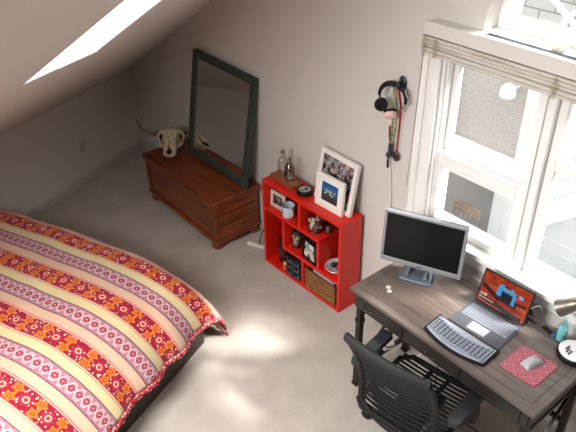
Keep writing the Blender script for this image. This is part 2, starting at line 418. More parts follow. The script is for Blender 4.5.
for x in (-.17,.17):
    for y in (-.17,.17):
        b = MB(); b.cyl((x*1.12,y*1.12,0),(x,y,.41),.016,8); b.build('leg', og, ch, smooth=True)
b = MB(); b.prism([[(-.17,.70)]+[(-.17+.34*i/10, .77+.035*sin(pi*i/10)) for i in range(11)]+[(.17,.70)]], lambda x,z: Vector((x,.19,z)), lambda x,z: Vector((x,.215,z))); b.build('crest_rail', ow, ch, bevel=.004)
for i in range(6):
    x = -.15+.06*i
    b = MB(); b.cyl((x,.175,.44),(x,.2,.71),.008 if 0 < i < 5 else .013,8); b.build('spindle', og, ch, smooth=True)
pl = thing('porch_light', 'small white round porch light outside at the top of the stucco wall', 'light', (3.04, YO, 1.16))
b = MB(); b.cyl((0,0,0),(0,-.03,0),.05,20); b.build('mount_plate', M['whiteout'], pl, smooth=True)
b = MB(); b.tube([(0,-.03,0),(0,-.09,.03),(0,-.10,-.02)], .014, 8); b.build('arm', M['whiteout'], pl, smooth=True)
b = MB(); b.lathe([(.02,.03),(.055,.0),(.062,-.06),(.05,-.075)], 20, (0,-.10,-.02)); b.build('shade', M['whiteout'], pl, smooth=True)

# ------------------------------------------------------------------ cedar chest
c = thing('cedar_chest', 'low reddish wooden chest against the wall under the slope', 'chest', (.956,-.02,0))
W_, D_, H_ = 1.035, .44, .445
b = MB(); b.box((.02,-D_+.02,.085),(W_-.02,-.01,.395)); b.build('body', M['cedar'], c, bevel=.004)
b = MB(); b.box((-.012,-D_-.012,.395),(W_+.012,0,.445)); b.build('lid', M['cedar'], c, bevel=.012, seg=3)
b = MB()
for i, (z0, z1) in enumerate(((.09,.20),(.21,.30),(.31,.39))): b.box((W_-.02,-D_+.03,z0),(W_-.006,-.02,z1))
b.build('end_panel', M['cedary'], c, bevel=.006)
b = MB(); b.box((W_-.022,-D_+.008,.085),(W_,-D_+.045,.395)); b.build('corner_post', M['cedar'], c, bevel=.006)
b = MB(); b.box((.0,-D_+.008,.085),(.03,-D_+.045,.395)); b.build('corner_post', M['cedar'], c, bevel=.006)
b = MB(); b.box((.0,-D_,.075),(W_,-.005,.10)); b.box((.05,-D_+.005,.06),(W_-.05,-D_+.02,.085)); b.build('base_moulding', M['cedar'], c, bevel=.006)
b = MB(); b.prism([[(-.40,.078),(-.40,.04),(-.33,.055),(-.26,.04),(-.18,.04),(-.11,.055),(-.04,.04),(-.04,.078)]], lambda y,z: Vector((W_-.02,y,z)), lambda y,z: Vector((W_-.002,y,z))); b.build('scalloped_skirt', M['cedary'], c, bevel=.003)
for x in (.05, W_-.05):
    for y in (-D_+.05, -.05):
        b = MB(); b.lathe([(.028,0),(.043,.008),(.05,.03),(.044,.055),(.034,.065),(.045,.076)], 18, (x,y,0)); b.build('foot', M['cedar'], c, smooth=True)

# ------------------------------------------------------------------ mirror
LEAN = .162
mr = thing('leaning_mirror', 'large dark green framed mirror leaning on the wall atop the chest', 'mirror', (1.215,-.172,.466), .02)
mm = Matrix.Rotation(-.03, 4, 'Y')
Mi = Matrix.Rotation(-LEAN, 4, 'X') @ Matrix.Rotation(.02, 4, 'Y')
mw, mh, ft = .79, .868, .058
b = MB(Mi); b.box((0,-.012,0),(ft,.018,mh)); b.box((mw-ft,-.012,0),(mw,.018,mh)); b.box((ft,-.012,.012),(mw-ft,.018,ft+.012)); b.box((ft,-.012,mh-ft),(mw-ft,.018,mh))
b.build('frame', M['green'], mr, bevel=.005)
b = MB(Mi); b.box((ft-.005,.0,ft),(mw-ft+.005,.006,mh-ft+.005)); b.build('mirror_glass', M['mirror'], mr)
b = MB(Mi); b.box((ft,.007,ft),(mw-ft,.014,mh-ft)); b.build('backing_board', M['back'], mr)
b = MB(Mi); b.cyl((mw,.0,mh*.62),(mw+.012,.0,mh*.62),.008,10); b.build('knob', M['blackm'], mr, smooth=True)

# ------------------------------------------------------------------ cattle skull
skl = thing('cattle_skull', 'bleached cattle skull with horns resting on the chest beside the mirror', 'skull', (1.215,-.352,.490))
Ms = Matrix(((.6,-.274,-.752,0),(.8,.205,.564,0),(0,-.94,.342,0),(0,0,0,1))) @ Matrix.Scale(.9, 4)
# local: z runs snout (0) to crown (.36), -y is the face front
secs = [  # z, half width, front y, back y
    (.00,.050,-.030,.035),(.035,.062,-.040,.050),(.09,.058,-.050,.070),(.15,.062,-.058,.090),(.20,.080,-.062,.105),(.245,.105,-.066,.110),(.285,.112,-.060,.105),(.32,.092,-.045,.085),(.345,.060,-.022,.055)]
prof = []
def sec(z, w, yf, yb, n=20):
    o = []
    for k in range(n):
        t = 2*pi*k/n; cx, sx = cos(t), sin(t)
        x = w*math.copysign(abs(cx)**.75, cx); y = (yf+yb)/2 + (yb-yf)/2*math.copysign(abs(sx)**.8, sx)
        o.append((x, y, z))
    return o
b = MB(Ms); n = 20; vs = []
for sct in secs: vs += sec(*sct)
# carve eye sockets and nostril
out = []
for (x, y, z) in vs:
    for sx in (-1, 1):
        d = Vector((x-sx*.10, (y+.012)*1.1, (z-.225)*1.05)).length
        if d < .05: x -= sx*.05*(1-d/.05)*1.3
    d = Vector((x*1.3, y+.04, (z-.03))).length
    if d < .05: y += .05*(1-d/.05)*1.5
    out.append((x, y, z))
fs = [(i*n+k, i*n+(k+1) % n, (i+1)*n+(k+1) % n, (i+1)*n+k) for i in range(len(secs)-1) for k in range(n)]
fs += [tuple(range(n))[::-1], tuple((len(secs)-1)*n+k for k in range(n))]
b.add(out, fs)
for sx in (-1, 1):     # brow ridges, horn cores, cheek bones, nasal bones
    b.tube([(sx*.06,-.055,.262),(sx*.098,-.038,.266),(sx*.118,.0,.25),(sx*.112,.03,.205)], [.014,.018,.018,.012], 8)
    b.tube([(sx*.112,.03,.205),(sx*.088,.02,.15),(sx*.066,.0,.10)], [.013,.015,.010], 8)
    b.tube([(sx*.014,-.058,.15),(sx*.018,-.06,.10),(sx*.02,-.052,.055),(sx*.012,-.045,.035)], [.016,.014,.011,.006], 8)
    b.tube([(sx*.044,-.025,.035),(sx*.046,-.022,.0),(sx*.036,-.02,-.018)], [.016,.014,.006], 8)
    b.cyl((sx*.09,.02,.315),(sx*.135,.02,.315),.026,10)
b.build('skull_bone', M['bone'], skl, smooth='all', sub=1)
dk = mat('dark hollow shade', (22, 17, 14), .95)  # near-black plugs paint in the shade of eye sockets and nose
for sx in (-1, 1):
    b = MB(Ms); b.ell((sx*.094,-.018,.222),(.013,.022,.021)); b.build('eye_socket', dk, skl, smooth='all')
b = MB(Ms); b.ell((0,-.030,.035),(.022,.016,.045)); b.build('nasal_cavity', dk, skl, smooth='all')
for sx, ln in ((-1, 1), (1, .1)):
    b = MB(Ms); pts = []; rs = []
    for i in range(13):
        t = i/12*ln; up = -.025*sin(pi*t)+.17*t**2
        pts.append((sx*(.115+.20*sin(1.3*t)/sin(1.3)), (.02-.94*up), .312+.342*up)); rs.append(.023*(1-t)**.75+.002)
    b.tube(pts, rs, 12); b.build('horn', M['horn'], skl, smooth='all')

# ------------------------------------------------------------------ red bookshelf
SR = .0234
sb = thing('red_bookcase', 'red cube bookcase with pinwheel compartments standing against the wall', 'bookcase', (2.310,-.0475,0), SR)
SH = Matrix.Translation((2.310,-.0475,0)) @ Matrix.Rotation(SR, 4, 'Z')
def S(x, y, z): return tuple(SH @ Vector((x, y, z)))
SWd, SDp, SHt, T = .793, .19, .7175, .022
def shp(name, a, b_): MB().box(a, b_).build(name, M['red'], sb, bevel=.0015, seg=1)
shp('side_panel', (0,-SDp,0), (T,0,SHt)); shp('side_panel', (SWd-T,-SDp,0), (SWd,0,SHt))
shp('top_panel', (T,-SDp,SHt-T), (SWd-T,0,SHt)); shp('bottom_panel', (T,-SDp,.0), (SWd-T,0,T))
Z1, Z2, X1, X2, X3, X4 = .487, .243, .223, .579, .392, .424
shp('shelf', (T,-SDp,Z1-T/2), (X2+T/2,-.006,Z1+T/2)); shp('shelf', (X1-T/2,-SDp,Z2-T/2), (SWd-T,-.006,Z2+T/2))
shp('divider', (X1-T/2,-SDp,Z2+T/2), (X1+T/2,-.006,Z1-T/2)); shp('divider', (X2-T/2,-SDp,Z2+T/2), (X2+T/2,-.006,Z1-T/2))
shp('divider', (X3-T/2,-SDp,Z1+T/2), (X3+T/2,-.006,SHt-T)); shp('divider', (X4-T/2,-SDp,T), (X4+T/2,-.006,Z2-T/2))
MB().box((T,-.006,T),(SWd-T,0,SHt-T)).build('back_panel', M['back'], sb)
Z1t = Z1+T/2+.001; Z2t = Z2+T/2+.001; ZT = SHt+.001; Z0t = T+.001

def picture(cols, seed, scale=18):
    t = NT('printed picture %d' % seed); co = t.coord('Object', (1,1,1)); v = t.n('ShaderNodeTexVoronoi'); v.inputs['Scale'].default_value = scale; v.distance = 'MANHATTAN'
    mp = t.n('ShaderNodeMapping'); mp.inputs['Location'].default_value = (seed, seed*.7, 0); t.l(co, mp.inputs[0]); t.l(mp.outputs[0], v.inputs['Vector'])
    sx = t.n('ShaderNodeSeparateColor'); t.l(v.outputs['Color'], sx.inputs[0])
    nd = t.ramp(sx.outputs[0], [(i/len(cols), lin(cc)) for i, cc in enumerate(cols)]); nd.node.color_ramp.interpolation = 'CONSTANT'
    t.base(nd, .3); return t.m
def frame(root, w, h, d, border, lean, fm, art, mountw=0):
    R = Matrix.Rotation(-lean, 4, 'X')
    b = MB(R); b.prism([[(0,0),(w,0),(w,h),(0,h)], [(border,border),(w-border,border),(w-border,h-border),(border,h-border)]], lambda x,z: Vector((x,0,z)), lambda x,z: Vector((x,d,z)))
    b.build('frame', fm, root, bevel=.002)
    if mountw:
        q = border+mountw
        b = MB(R); b.prism([[(border,border),(w-border,border),(w-border,h-border),(border,h-border)], [(q,q),(w-q,q),(w-q,h-q),(q,h-q)]], lambda x,z: Vector((x,.006,z)), lambda x,z: Vector((x,.009,z))); b.build('mount', M['paper'], root)
    b = MB(R); b.box((border-.002,.009,border-.002),(w-border+.002,min(.013,d),h-border+.002)); b.build('picture', art, root)
    return R
# big frame with collage of photographs
fr = thing('large_picture_frame', 'large white box frame with photo collage leaning on wall atop red bookcase', 'picture frame', (2.722,-.108,ZT), -.03)
frame(fr, .346, .355, .028, .030, .18, M['framewhite'], picture([(60,80,64),(120,128,128),(176,170,172),(36,34,38),(120,84,84),(140,146,154),(44,40,44),(166,146,146),(140,66,66)], 3, 46))
# small frame with blue picture
def bluepic():
    t = NT('blue print with pale script'); co = t.coord(); sp = t.n('ShaderNodeSeparateXYZ'); t.l(co, sp.inputs[0])
    z = t.math('MULTIPLY_ADD', sp.outputs[2], 7.0, -.33)
    c = t.ramp(z, [(.0, lin((40,38,40))), (.22, lin((70,58,50))), (.36, lin((34,74,96))), (.7, lin((38,100,160))), (1, lin((30,60,130)))])
    n_ = t.noise(t.coord('Object', (1,1,2)), 60, 2)
    m = t.math('MULTIPLY', t.math('GREATER_THAN', n_, .56), t.math('LESS_THAN', t.math('ABSOLUTE', t.math('SUBTRACT', z, .48)), .14))
    m = t.math('MULTIPLY', m, t.math('LESS_THAN', t.math('ABSOLUTE', t.math('SUBTRACT', sp.outputs[0], .118)), .05))
    t.base(t.mix(m, c, lin((228,222,150))), .3); return t.m
fr = thing('small_picture_frame', 'small white frame with blue picture standing in front of the collage frame', 'picture frame', (2.789,-.163,ZT), .046)
frame(fr, .243, .235, .022, .028, .085, M['framewhite'], bluepic(), .022)
# wooden crate tray, bottles, round clock
wbx = thing('wooden_tray', 'shallow brown wooden box under the glass bottles on the red bookcase', 'box', S(.02,-.128,ZT), SR-.06)
b = MB(); b.box((0,0,0),(.25,.095,.006)); b.box((0,0,.006),(.25,.006,.028)); b.box((0,.089,.006),(.25,.095,.028)); b.box((0,.006,.006),(.006,.089,.028)); b.box((.244,.006,.006),(.25,.089,.028)); b.build('box_body', wood('brown box wood', (122,62,36), (160,90,56), 0, 1, .5), wbx, bevel=.001)
b = MB(); b.box((.006,.006,.02),(.244,.089,.024)); b.build('box_lid', wood('brown lid wood', (130,70,42), (166,98,62), 0, 1, .5), wbx)
def bottle(loc, h, lab, neck=1):
    t = thing('glass_bottle', lab, 'bottle', loc, .3, 'clear glass bottles on the bookcase'); r = .037
    b = MB(); b.lathe([(r*.9,0),(r,.004),(r,h*.58),(r*.8,h*.68),(.013,h*.82),(.0125,h*.93),(.017,h*.935),(.017,h),(.011,h),(.009,h*.83),(r*.7,h*.66),(r*.92,h*.56),(r*.92,.008)], 22); b.build('bottle_glass', M['bottleglass'], t, smooth=True)
    b = MB(); b.tube([(.019*cos(a), .019*sin(a), h*.9+.012*sin(2*a)) for a in [2*pi*i/14 for i in range(14)]], .0016, 5, closed=True); b.tube([(.019,0,h*.9),(.03,.0,h*.8),(.034,0,h*.66)], .0016, 5); b.build('wire_bail', M['chrome'], t, smooth=True)
    b = MB(); b.lathe([(.010,h*.94),(.0105,h+.003),(.006,h+.008)], 12); b.build('stopper', mat('amber stopper', (120,90,70), .4), t, smooth=True)
    return t
bottle(S(.095,-.070,ZT+.029), .185, 'taller clear glass bottle at left end on the brown wooden box')
bottle(S(.180,-.083,ZT+.029), .165, 'shorter wider clear glass bottle at right on the brown wooden box')
ck = thing('round_clock', 'round black clock with pale face lying on the red bookcase', 'clock', S(.350,-.098,ZT))
b = MB(); b.lathe([(.048,0),(.055,.006),(.055,.03),(.05,.038),(.044,.038),(.042,.034)], 32); b.build('case', M['black'], ck, smooth=True)
b = MB(); b.lathe([(.0425,.0335),(.0425,.0345)], 32); b.build('dial', mat('silver dial', (178,176,172), .35, .3), ck)
b = MB(); b.box((-.003,-.003,.0346),(.030,.003,.036), Matrix.Rotation(.5,3,'Z')); b.box((-.012,.006,.0346),(.012,.022,.0358)); b.box((-.02,-.026,.0346),(.02,-.02,.0358)); b.build('clock_hands', M['black'], ck)
# top left compartment: framed card and enamel mug
fr = thing('patterned_picture_frame', 'small cream patterned frame with dark photo inside top left shelf compartment', 'picture frame', S(.030,-.145,Z1t), .06)
def pat():
    t = NT('cream patterned frame'); co = t.coord(); n_ = t.noise(co, 90, 2); t.base(t.ramp(n_, [(.42, lin((226,216,196))), (.6, lin((176,160,134)))]), .6); return t.m
frame(fr, .150, .125, .012, .026, .09, pat(), picture([(40,34,40),(70,60,66),(140,128,130),(30,28,34),(92,60,64)], 9, 30))
mg = thing('enamel_mug', 'white enamel mug with blue rim standing on the upper red shelf', 'mug', S(.226,-.140,Z1t), -.3)
mg.scale = (1.14, 1.14, 1.12)
b = MB(); b.lathe([(.036,0),(.038,.003),(.040,.076),(.042,.078),(.0385,.078),(.0365,.006)], 26, cap1=True); b.build('cup', mat('white enamel', (206,212,222), .25, var=.02), mg, smooth=True)
b = MB(); b.tube([(.0405*cos(2*pi*i/26), .0405*sin(2*pi*i/26), .078) for i in range(26)], .0025, 6, closed=True); b.build('rim', mat('blue enamel rim', (112,140,190), .3), mg, smooth=True)
b = MB(); b.tube([(.038,0,.066),(.058,0,.066),(.066,0,.05),(.062,0,.03),(.039,0,.018)], .005, 8, flat=(1.3,.7)); b.build('handle', mat('white enamel handle', (214,218,224), .25), mg, smooth=True)
b = MB(); 
for i, (dx, dz) in enumerate(((-.01,.045),(-.004,.05),(.004,.045),(-.003,.036),(.006,.034))): b.ell((dx,-.0385,dz),(.004,.0015,.005),8,6)
b.build('printed_mark', mat('blue grey print', (96,108,138), .4), mg)
# candy jars
def jar(name, lab, loc, r, h, cols, seed, lid=None, grp=None):
    rnd = random.Random(seed); t = thing(name, lab, 'jar', loc, 0, grp)
    b = MB(); b.lathe([(r*.86,0),(r,.006),(r,h*.7),(r*.8,h*.85),(r*.8,h),(r*.74,h),(r*.74,h*.85),(r*.94,h*.68),(r*.94,.008)], 24); b.build('jar_glass', M['bottleglass'], t, smooth=True)
    for ci, cc in enumerate(cols):
        b = MB()
        for k in range(14):
            a = rnd.random()*2*pi; rr = r*.72*sqrt(rnd.random()); s_ = r*.19
            b.ell((rr*cos(a), rr*sin(a), .012+s_+rnd.random()*(h*.62-s_)),(s_*(.8+.5*rnd.random()), s_, s_*(.8+.5*rnd.random())),8,6)
        b.build('jar_filling', mat('jar filling %d%d' % (seed, ci), cc, .5, var=.2, vs=40), t, smooth=True)
    if lid:
        b = MB(); b.lathe([(r*.84,h*.9),(r*.85,h+.004),(r*.8,h+.008)], 22); b.build('lid', lid, t, smooth=True)
    return t
jar('candy_jar', 'wide glass jar of red and cream trinkets on upper shelf right side', S(.480,-.11,Z1t), .064, .122, [(196,170,152),(120,40,34),(232,224,214),(88,62,48)], 5)
jar('trinket_jar', 'small glass jar of dark trinkets right of the wide jar', S(.570,-.085,Z1t), .024, .062, [(120,60,52),(150,124,110),(60,44,44)], 8)
jar('preserving_jar', 'dark lidded glass jar of brown and white pebbles in the middle compartment', S(.290,-.115,Z2t), .042, .135, [(120,100,66),(70,70,60),(214,208,196)], 11, mat('dark lid', (50,52,60), .4, .4))
fr = thing('black_picture_frame', 'black framed pale print leaning in the middle shelf compartment', 'picture frame', S(.388,-.165,Z2t), -.1)
frame(fr, .165, .150, .012, .016, .12, M['black'], picture([(190,196,190),(60,62,66),(214,216,210),(150,160,156),(36,36,40),(200,190,170),(120,70,60)], 14, 32))
bt = thing('dark_bottle', 'tall dark brown bottle inside the left column of red bookcase', 'bottle', S(.115,-.10,Z0t))
b = MB(); b.lathe([(.032,0),(.034,.006),(.034,.17),(.028,.2),(.013,.235),(.012,.29),(.015,.292),(.015,.31),(.008,.312)], 20); b.build('bottle_body', mat('dark brown glass', (44,18,16), .12, spec=.6), bt, smooth=True)
b = MB(); b.lathe([(.0344,.05),(.0346,.13)], 20, cap0=False, cap1=False); b.build('bottle_label', mat('maroon paper', (74,30,34), .6), bt, smooth=True)
fg = thing('small_figurine', 'tiny cream and orange figurine on the bookcase floor beside black drawers', 'figurine', S(.205,-.165,Z0t))
cr = mat('cream ceramic', (216,190,140), .4); orr = mat('orange ceramic', (196,104,50), .4)
b = MB(); b.lathe([(.014,0),(.016,.01),(.012,.03),(.008,.04)], 14); b.build('figurine_body', orr, fg, smooth=True)
b = MB(); b.ell((0,0,.05),(.012,.012,.013)); b.ell((-.008,0,.064),(.004,.004,.009)); b.ell((.008,0,.064),(.004,.004,.009)); b.build('figurine_head', cr, fg, smooth='all')
# black mini drawer unit
dr = thing('drawer_organiser', 'small black drawer organiser with clear grey drawers at bottom of bookcase', 'drawer organiser', S(.318,-.115,Z0t), .04)
b = MB(); b.prism([[(-.077,.07)]+[(-.077,-.05)]+[(-.077+.154*i/8, -.05-.025*sin(pi*i/8)) for i in range(1,8)]+[(.077,-.05),(.077,.07)]], lambda x,y: Vector((x,y,0)), lambda x,y: Vector((x,y,.175))); b.build('case', M['black'], dr, bevel=.003)
dg = mat('smoky clear plastic', (64,68,78), .2, var=.1, spec=.6)
for cx in (-.037,.037):
    for i in range(3):
        b = MB(); z = .012+.054*i; b.prism([[(cx-.03,-.074),(cx+.03,-.074),(cx+.03,-.06),(cx-.03,-.06)]], lambda x,y: Vector((x,y-.004*(1-abs(x)/.077)*1.2,z)), lambda x,y: Vector((x,y-.004*(1-abs(x)/.077)*1.2,z+.038))); d_ = b.build('drawer', dg, dr, bevel=.003)
        b = MB(); b.box((cx-.012,-.084,z+.03),(cx+.012,-.074,z+.038)); b.build('drawer_lip', M['black'], d_)
# wicker basket with papers
def wicker():
    t = NT('woven brown wicker'); w_ = t.n('ShaderNodeTexBrick'); w_.inputs['Scale'].default_value = 1; w_.inputs['Brick Width'].default_value = .034; w_.inputs['Row Height'].default_value = .017; w_.inputs['Mortar Size'].default_value = .0022
    w_.inputs['Color1'].default_value = lin((176,116,62)); w_.inputs['Color2'].default_value = lin((128,80,42)); w_.inputs['Mortar'].default_value = lin((46,26,14))
    t.l(t.coord('Object', (1,1,1), (pi/2,0,0)), w_.inputs[0]); t.base(w_.outputs[0], .7); t.bump(w_.outputs[1], -.6, .006); return t.m
wk = wicker()
bk = thing('wicker_basket', 'brown woven basket in the bottom right compartment holding papers', 'basket', S(.448,-.186,Z0t), 0.0)
bk.rotation_euler.z = SR
b = MB(); bw, bd, bh = .30, .165, .165
b.box((0,0,0),(bw,bd,.006)); b.box((0,0,.006),(bw,.008,bh)); b.box((0,bd-.008,.006),(bw,bd,bh)); b.box((0,.008,.006),(.008,bd-.008,bh)); b.box((bw-.008,.008,.006),(bw,bd-.008,bh)); b.build('woven_sides', wk, bk)
b = MB(); b.tube([(0.004,.004,bh),(bw-.004,.004,bh),(bw-.004,bd-.004,bh),(.004,bd-.004,bh)], .0055, 8, closed=True); b.build('basket_rim', mat('brown rim', (96,58,30), .7, var=.3, vs=60), bk, smooth=True)
for i, (cc, dy, x0) in enumerate((((206,206,220),.03,.06),((170,176,210),.045,.05),((226,224,222),.065,.07))):
    b = MB(); b.box((x0,dy,.012),(x0+.205,dy+.006,.172-.003*i), Matrix.Rotation(.10,3,'X'))
    tag(b.build('magazine', mat('paper cover %d' % i, cc, .4)), ['front pale grey magazine standing in the wicker basket','lavender magazine standing second in the wicker basket','white magazine standing rearmost in the wicker basket'][i], 'magazine', 'magazines in the basket').matrix_world = Matrix.Translation(S(.448,-.186,Z0t)) @ Matrix.Rotation(SR,4,'Z')
# metal bowl
bo = thing('metal_bowl', 'shiny oval metal bowl on the right hand lower shelf', 'bowl', S(.680,-.104,Z2t), 0)
b = MB(); pr = [(.03,0),(.034,.004),(.060,.022),(.074,.040),(.083,.044),(.081,.047),(.072,.043),(.056,.025),(.028,.008)]
b.lathe(pr, 28); b.build('bowl_body', mat('bright steel bowl', (226,224,222), .28, .35), bo, smooth=True)
for i, (x, y, s_) in enumerate(((-.02,-.015,.02),(.018,-.01,.018),(0,.02,.02),(-.03,.012,.015))):
    b = MB(); b.ell((x,y,.026+s_),(s_,s_*.8,s_),10,8); o = b.build('keepsake', mat('keepsake %d' % i, ((30,30,34),(58,60,72),(22,22,26),(120,118,122))[i], .3), None, smooth='all'); o.location = bo.location
    tag(o, ['black rounded trinket at the front of the metal bowl','slate rounded trinket at right inside the metal bowl','black trinket at the back of the metal bowl','small grey trinket at left inside the metal bowl'][i], 'trinket', 'trinkets in the metal bowl')

# power strip at the bookcase's left foot
ps = thing('power_strip', 'short white power strip lying on carpet left of the red bookcase', 'power strip', (2.105,-.19,0), .42)
b = MB(); b.box((-.05,-.012,0.001),(.10,.012,.026)); b.build('strip_body', M['cord'], ps, bevel=.003)
b = MB(); b.tube([(.09,.0,.02),(.11,.05,.04),(.09,.09,.12),(.10,.11,.2),(.13,.11,.27)], .004, 8); b.build('cable', M['cord'], ps, smooth=True)
b = MB(); b.tube([(.06,.0,.026),(.045,.02,.05),(.05,.06,.10),(.07,.09,.16)], .004, 8); b.build('black_plug', M['black'], ps, smooth=True)
# outlet on the knee wall
ol = thing('wall_outlet', 'small wall outlet plate low on the knee wall', 'outlet', K*.794+U*.002+Vector((0,0,.345)), pi/2-KA*1.0 - pi + .0)
ol.rotation_euler = (0, 0, pi/2 + KA)
b = MB(); b.box((-.036,-.006,-.058),(.036,0,.058)); b.build('cover_plate', mat('outlet plate', (196,188,184), .4), ol, bevel=.003)
for z in (-.025,.025):
    b = MB(); b.box((-.017,-.009,z-.014),(.017,-.006,z+.014)); b.build('socket', mat('outlet socket', (160,152,148), .4), ol, bevel=.002)

# ------------------------------------------------------------------ headphones and lanyards on a wall hook
HX, HZ = 3.318, 1.672
hk = thing('wall_hook', 'dark metal double hook screwed to wall holding headphones and lanyards', 'hook', (HX,0,HZ))
dm = mat('dark blue grey cast metal', (62,72,84), .4, .7, var=.2, vs=30)
b = MB(); b.lathe([(.0,0)]+[(.026,0),(.028,.006),(.02,.012),(.006,.014)], 16); b.v = [(x, -z, y*1.35) for x, y, z in b.v]; b.build('hook_plate', dm, hk, smooth=True)
b = MB()
for sx in (-1, 1): b.tube([(sx*.008,-.01,-.005),(sx*.014,-.045,-.022),(sx*.018,-.066,-.01),(sx*.02,-.068,.012)], [.007,.006,.006,.008], 8)
b.ell((0,-.018,.016),(.013,.012,.013)); b.build('prongs', dm, hk, smooth=True)
hp = thing('headphones', 'black over-ear headphones with pale pink outer cup hanging on wall hook', 'headphones', (HX,-.035,HZ-.02))
def band(t):       # head band arc hanging from the hook: left arm swings low-left, right arm short
    a = pi*(1.02-1.1*t); return Vector((-.028+.075*cos(a)*1.05, -.012+.02*cos(a), -.062+.075*sin(a)*1.05))
b = MB(); b.tube([band(i/18) for i in range(19)], [.007+.004*sin(pi*i/18) for i in range(19)], 8, flat=(1.0,1.4)); b.build('headband', M['black'], hp, smooth=True)
b = MB(); b.tube([band(0),(-.11,-.02,-.085),(-.10,-.026,-.10)], .005, 8); b.tube([band(1.0),(.053,-.0,-.09),(.03,-.01,-.128)], .005, 8); b.build('yoke', mat('steel slider', (120,120,124), .3, .8), hp, smooth=True)
def cup(c, ax, r, m, nm):
    ax = Vector(ax).normalized(); q = Vector((0,0,1)).rotation_difference(ax).to_matrix().to_4x4()
    b = MB(Matrix.Translation(c) @ q); b.lathe([(r*.55,-.02),(r*.9,-.016),(r,-.004),(r*.98,.008),(r*.7,.011)], 22); o = b.build(nm, m, hp, smooth=True)
    b = MB(Matrix.Translation(c) @ q); b.lathe([(r*.55,.011),(r*1.02,.010),(r*1.04,.018),(r*.8,.026),(r*.5,.024),(r*.45,.014)], 22); b.build('ear_cushion', M['fabricblack'], o, smooth=True)
cup((-.088,-.032,-.115), (.62,-.78,.12), .036, M['black'], 'ear_cup')
cup((-.018,-.030,-.155), (-.55,.45,.75), .036, mat('pale pink plastic', (226,188,178), .4), 'ear_cup')
def strap(pts, w, m, nm, lab, grp=None, extra=None):
    o = thing(nm, lab, 'lanyard', pts[0], 0, grp); P = [Vector(p)-Vector(pts[0]) for p in pts]
    b = MB(); b.tube(P, w/2, 6, flat=(1,.2)); b.build('strap', m, o, smooth=False); return o
def stripes():
    t = NT('cream and green webbing'); sp = t.n('ShaderNodeSeparateXYZ'); t.l(t.coord(), sp.inputs[0]); f = t.noise(t.coord('Object', (200,1,3)), 1.0, 1)
    t.base(t.ramp(f, [(.42, lin((206,204,150))), (.5, lin((96,140,90))), (.58, lin((214,212,170)))]), .8); return t.m
l1 = strap([(3.302,-.052,1.66),(3.296,-.042,1.55),(3.292,-.03,1.45),(3.283,-.022,1.36),(3.287,-.02,1.30)], .022, stripes(), 'lanyard', 'cream and green lanyard hanging from wall hook behind headphones')
l1b = MB(); l1b.tube([Vector(p)-Vector((3.302,-.052,1.66)) for p in ((3.31,-.052,1.66),(3.318,-.03,1.5),(3.306,-.022,1.38),(3.291,-.02,1.30))], .010, 6, flat=(1,.2)); l1b.build('second_strap', stripes(), l1)
l1c = MB(); l1c.box((-.03,.02,-.44),(-.004,.035,-.36)); l1c.ell((-.02,.018,-.43),(.018,.012,.024)); l1c.build('badge_case', mat('dark slate gadget', (58,66,80), .35, .3, var=.3, vs=40), l1, bevel=.003)
l1d = MB(); l1d.tube([(-.022,.025,-.445),(-.03,.027,-.475),(-.026,.027,-.52)], [.004,.010,.009], 8, flat=(1,.5)); l1d.build('key_fob', M['darkgrey'], l1, smooth=True)
rm = mat('red webbing', (176,28,34), .8)
l2 = strap([(3.335,-.056,1.66),(3.345,-.035,1.55),(3.336,-.022,1.42),(3.33,-.02,1.32),(3.325,-.018,1.25)], .018, rm, 'lanyard', 'red lanyard hanging down at right of the green one')
b = MB(); b.tube([Vector(p)-Vector((3.335,-.056,1.66)) for p in ((3.262,-.018,1.40),(3.262,-.015,1.34),(3.274,-.014,1.29))], .008, 6, flat=(1,.25)); b.build('loose_strap', rm, l2)
b = MB(); b.tube([(-.012+.02*cos(2*pi*i/14), .038, -.43+.026*sin(2*pi*i/14)) for i in range(14)], .005, 6, closed=True); b.box((-.03,.034,-.45),(.004,.046,-.42)); b.build('clip_ring', mat('dull steel', (92,86,80), .35, .8), l2, smooth=True)
b = MB(); b.tube([(.045,.0,0.0),(.058,.02,-.06),(.05,.03,-.09),(.04,.03,-.07)], .003, 6); b.build('carabiner', M['chrome'], l2, smooth=True)
wc = MB(); wc.tube([(3.284,-.008,1.14),(3.30,-.008,1.0),(3.308,-.008,.9),(3.312,-.008,.74)], .003, 6); tag(wc.build('white_cable', M['cord'], smooth=True), 'thin white cable running down the wall below the lanyards', 'cable')

# ------------------------------------------------------------------ desk
DX0, DX1, DY0, DY1, DZ = 3.5856, 4.7168, -.608, -.085, .75
dk_ = thing('writing_desk', 'weathered grey brown wooden desk on black metal legs under the window', 'desk', (DX0, DY0, 0))
DW, DD = DX1-DX0, DY1-DY0
b = MB(); b.box((0,0,.728),(DW,DD,.75)); b.build('desktop', M['desktop'], dk_, bevel=.003)
b = MB()
for (a, c2) in (((.045,.045),(DW-.045,.049)),((.045,DD-.049),(DW-.045,DD-.045)),((.045,.049),(.049,DD-.049)),((DW-.049,.049),(DW-.045,DD-.049))): b.box((a[0],a[1],.7495),(c2[0],c2[1],.7504))
b.build('inlay_border', M['inlay'], dk_)
b = MB(); b.box((.03,.012,.632),(DW-.03,.028,.728)); b.box((.03,DD-.028,.632),(DW-.03,DD-.012,.728)); b.box((.02,.02,.632),(.036,DD-.02,.728)); b.box((DW-.036,.02,.632),(DW-.02,DD-.02,.728)); b.build('apron', M['deskdark'], dk_, bevel=.002)
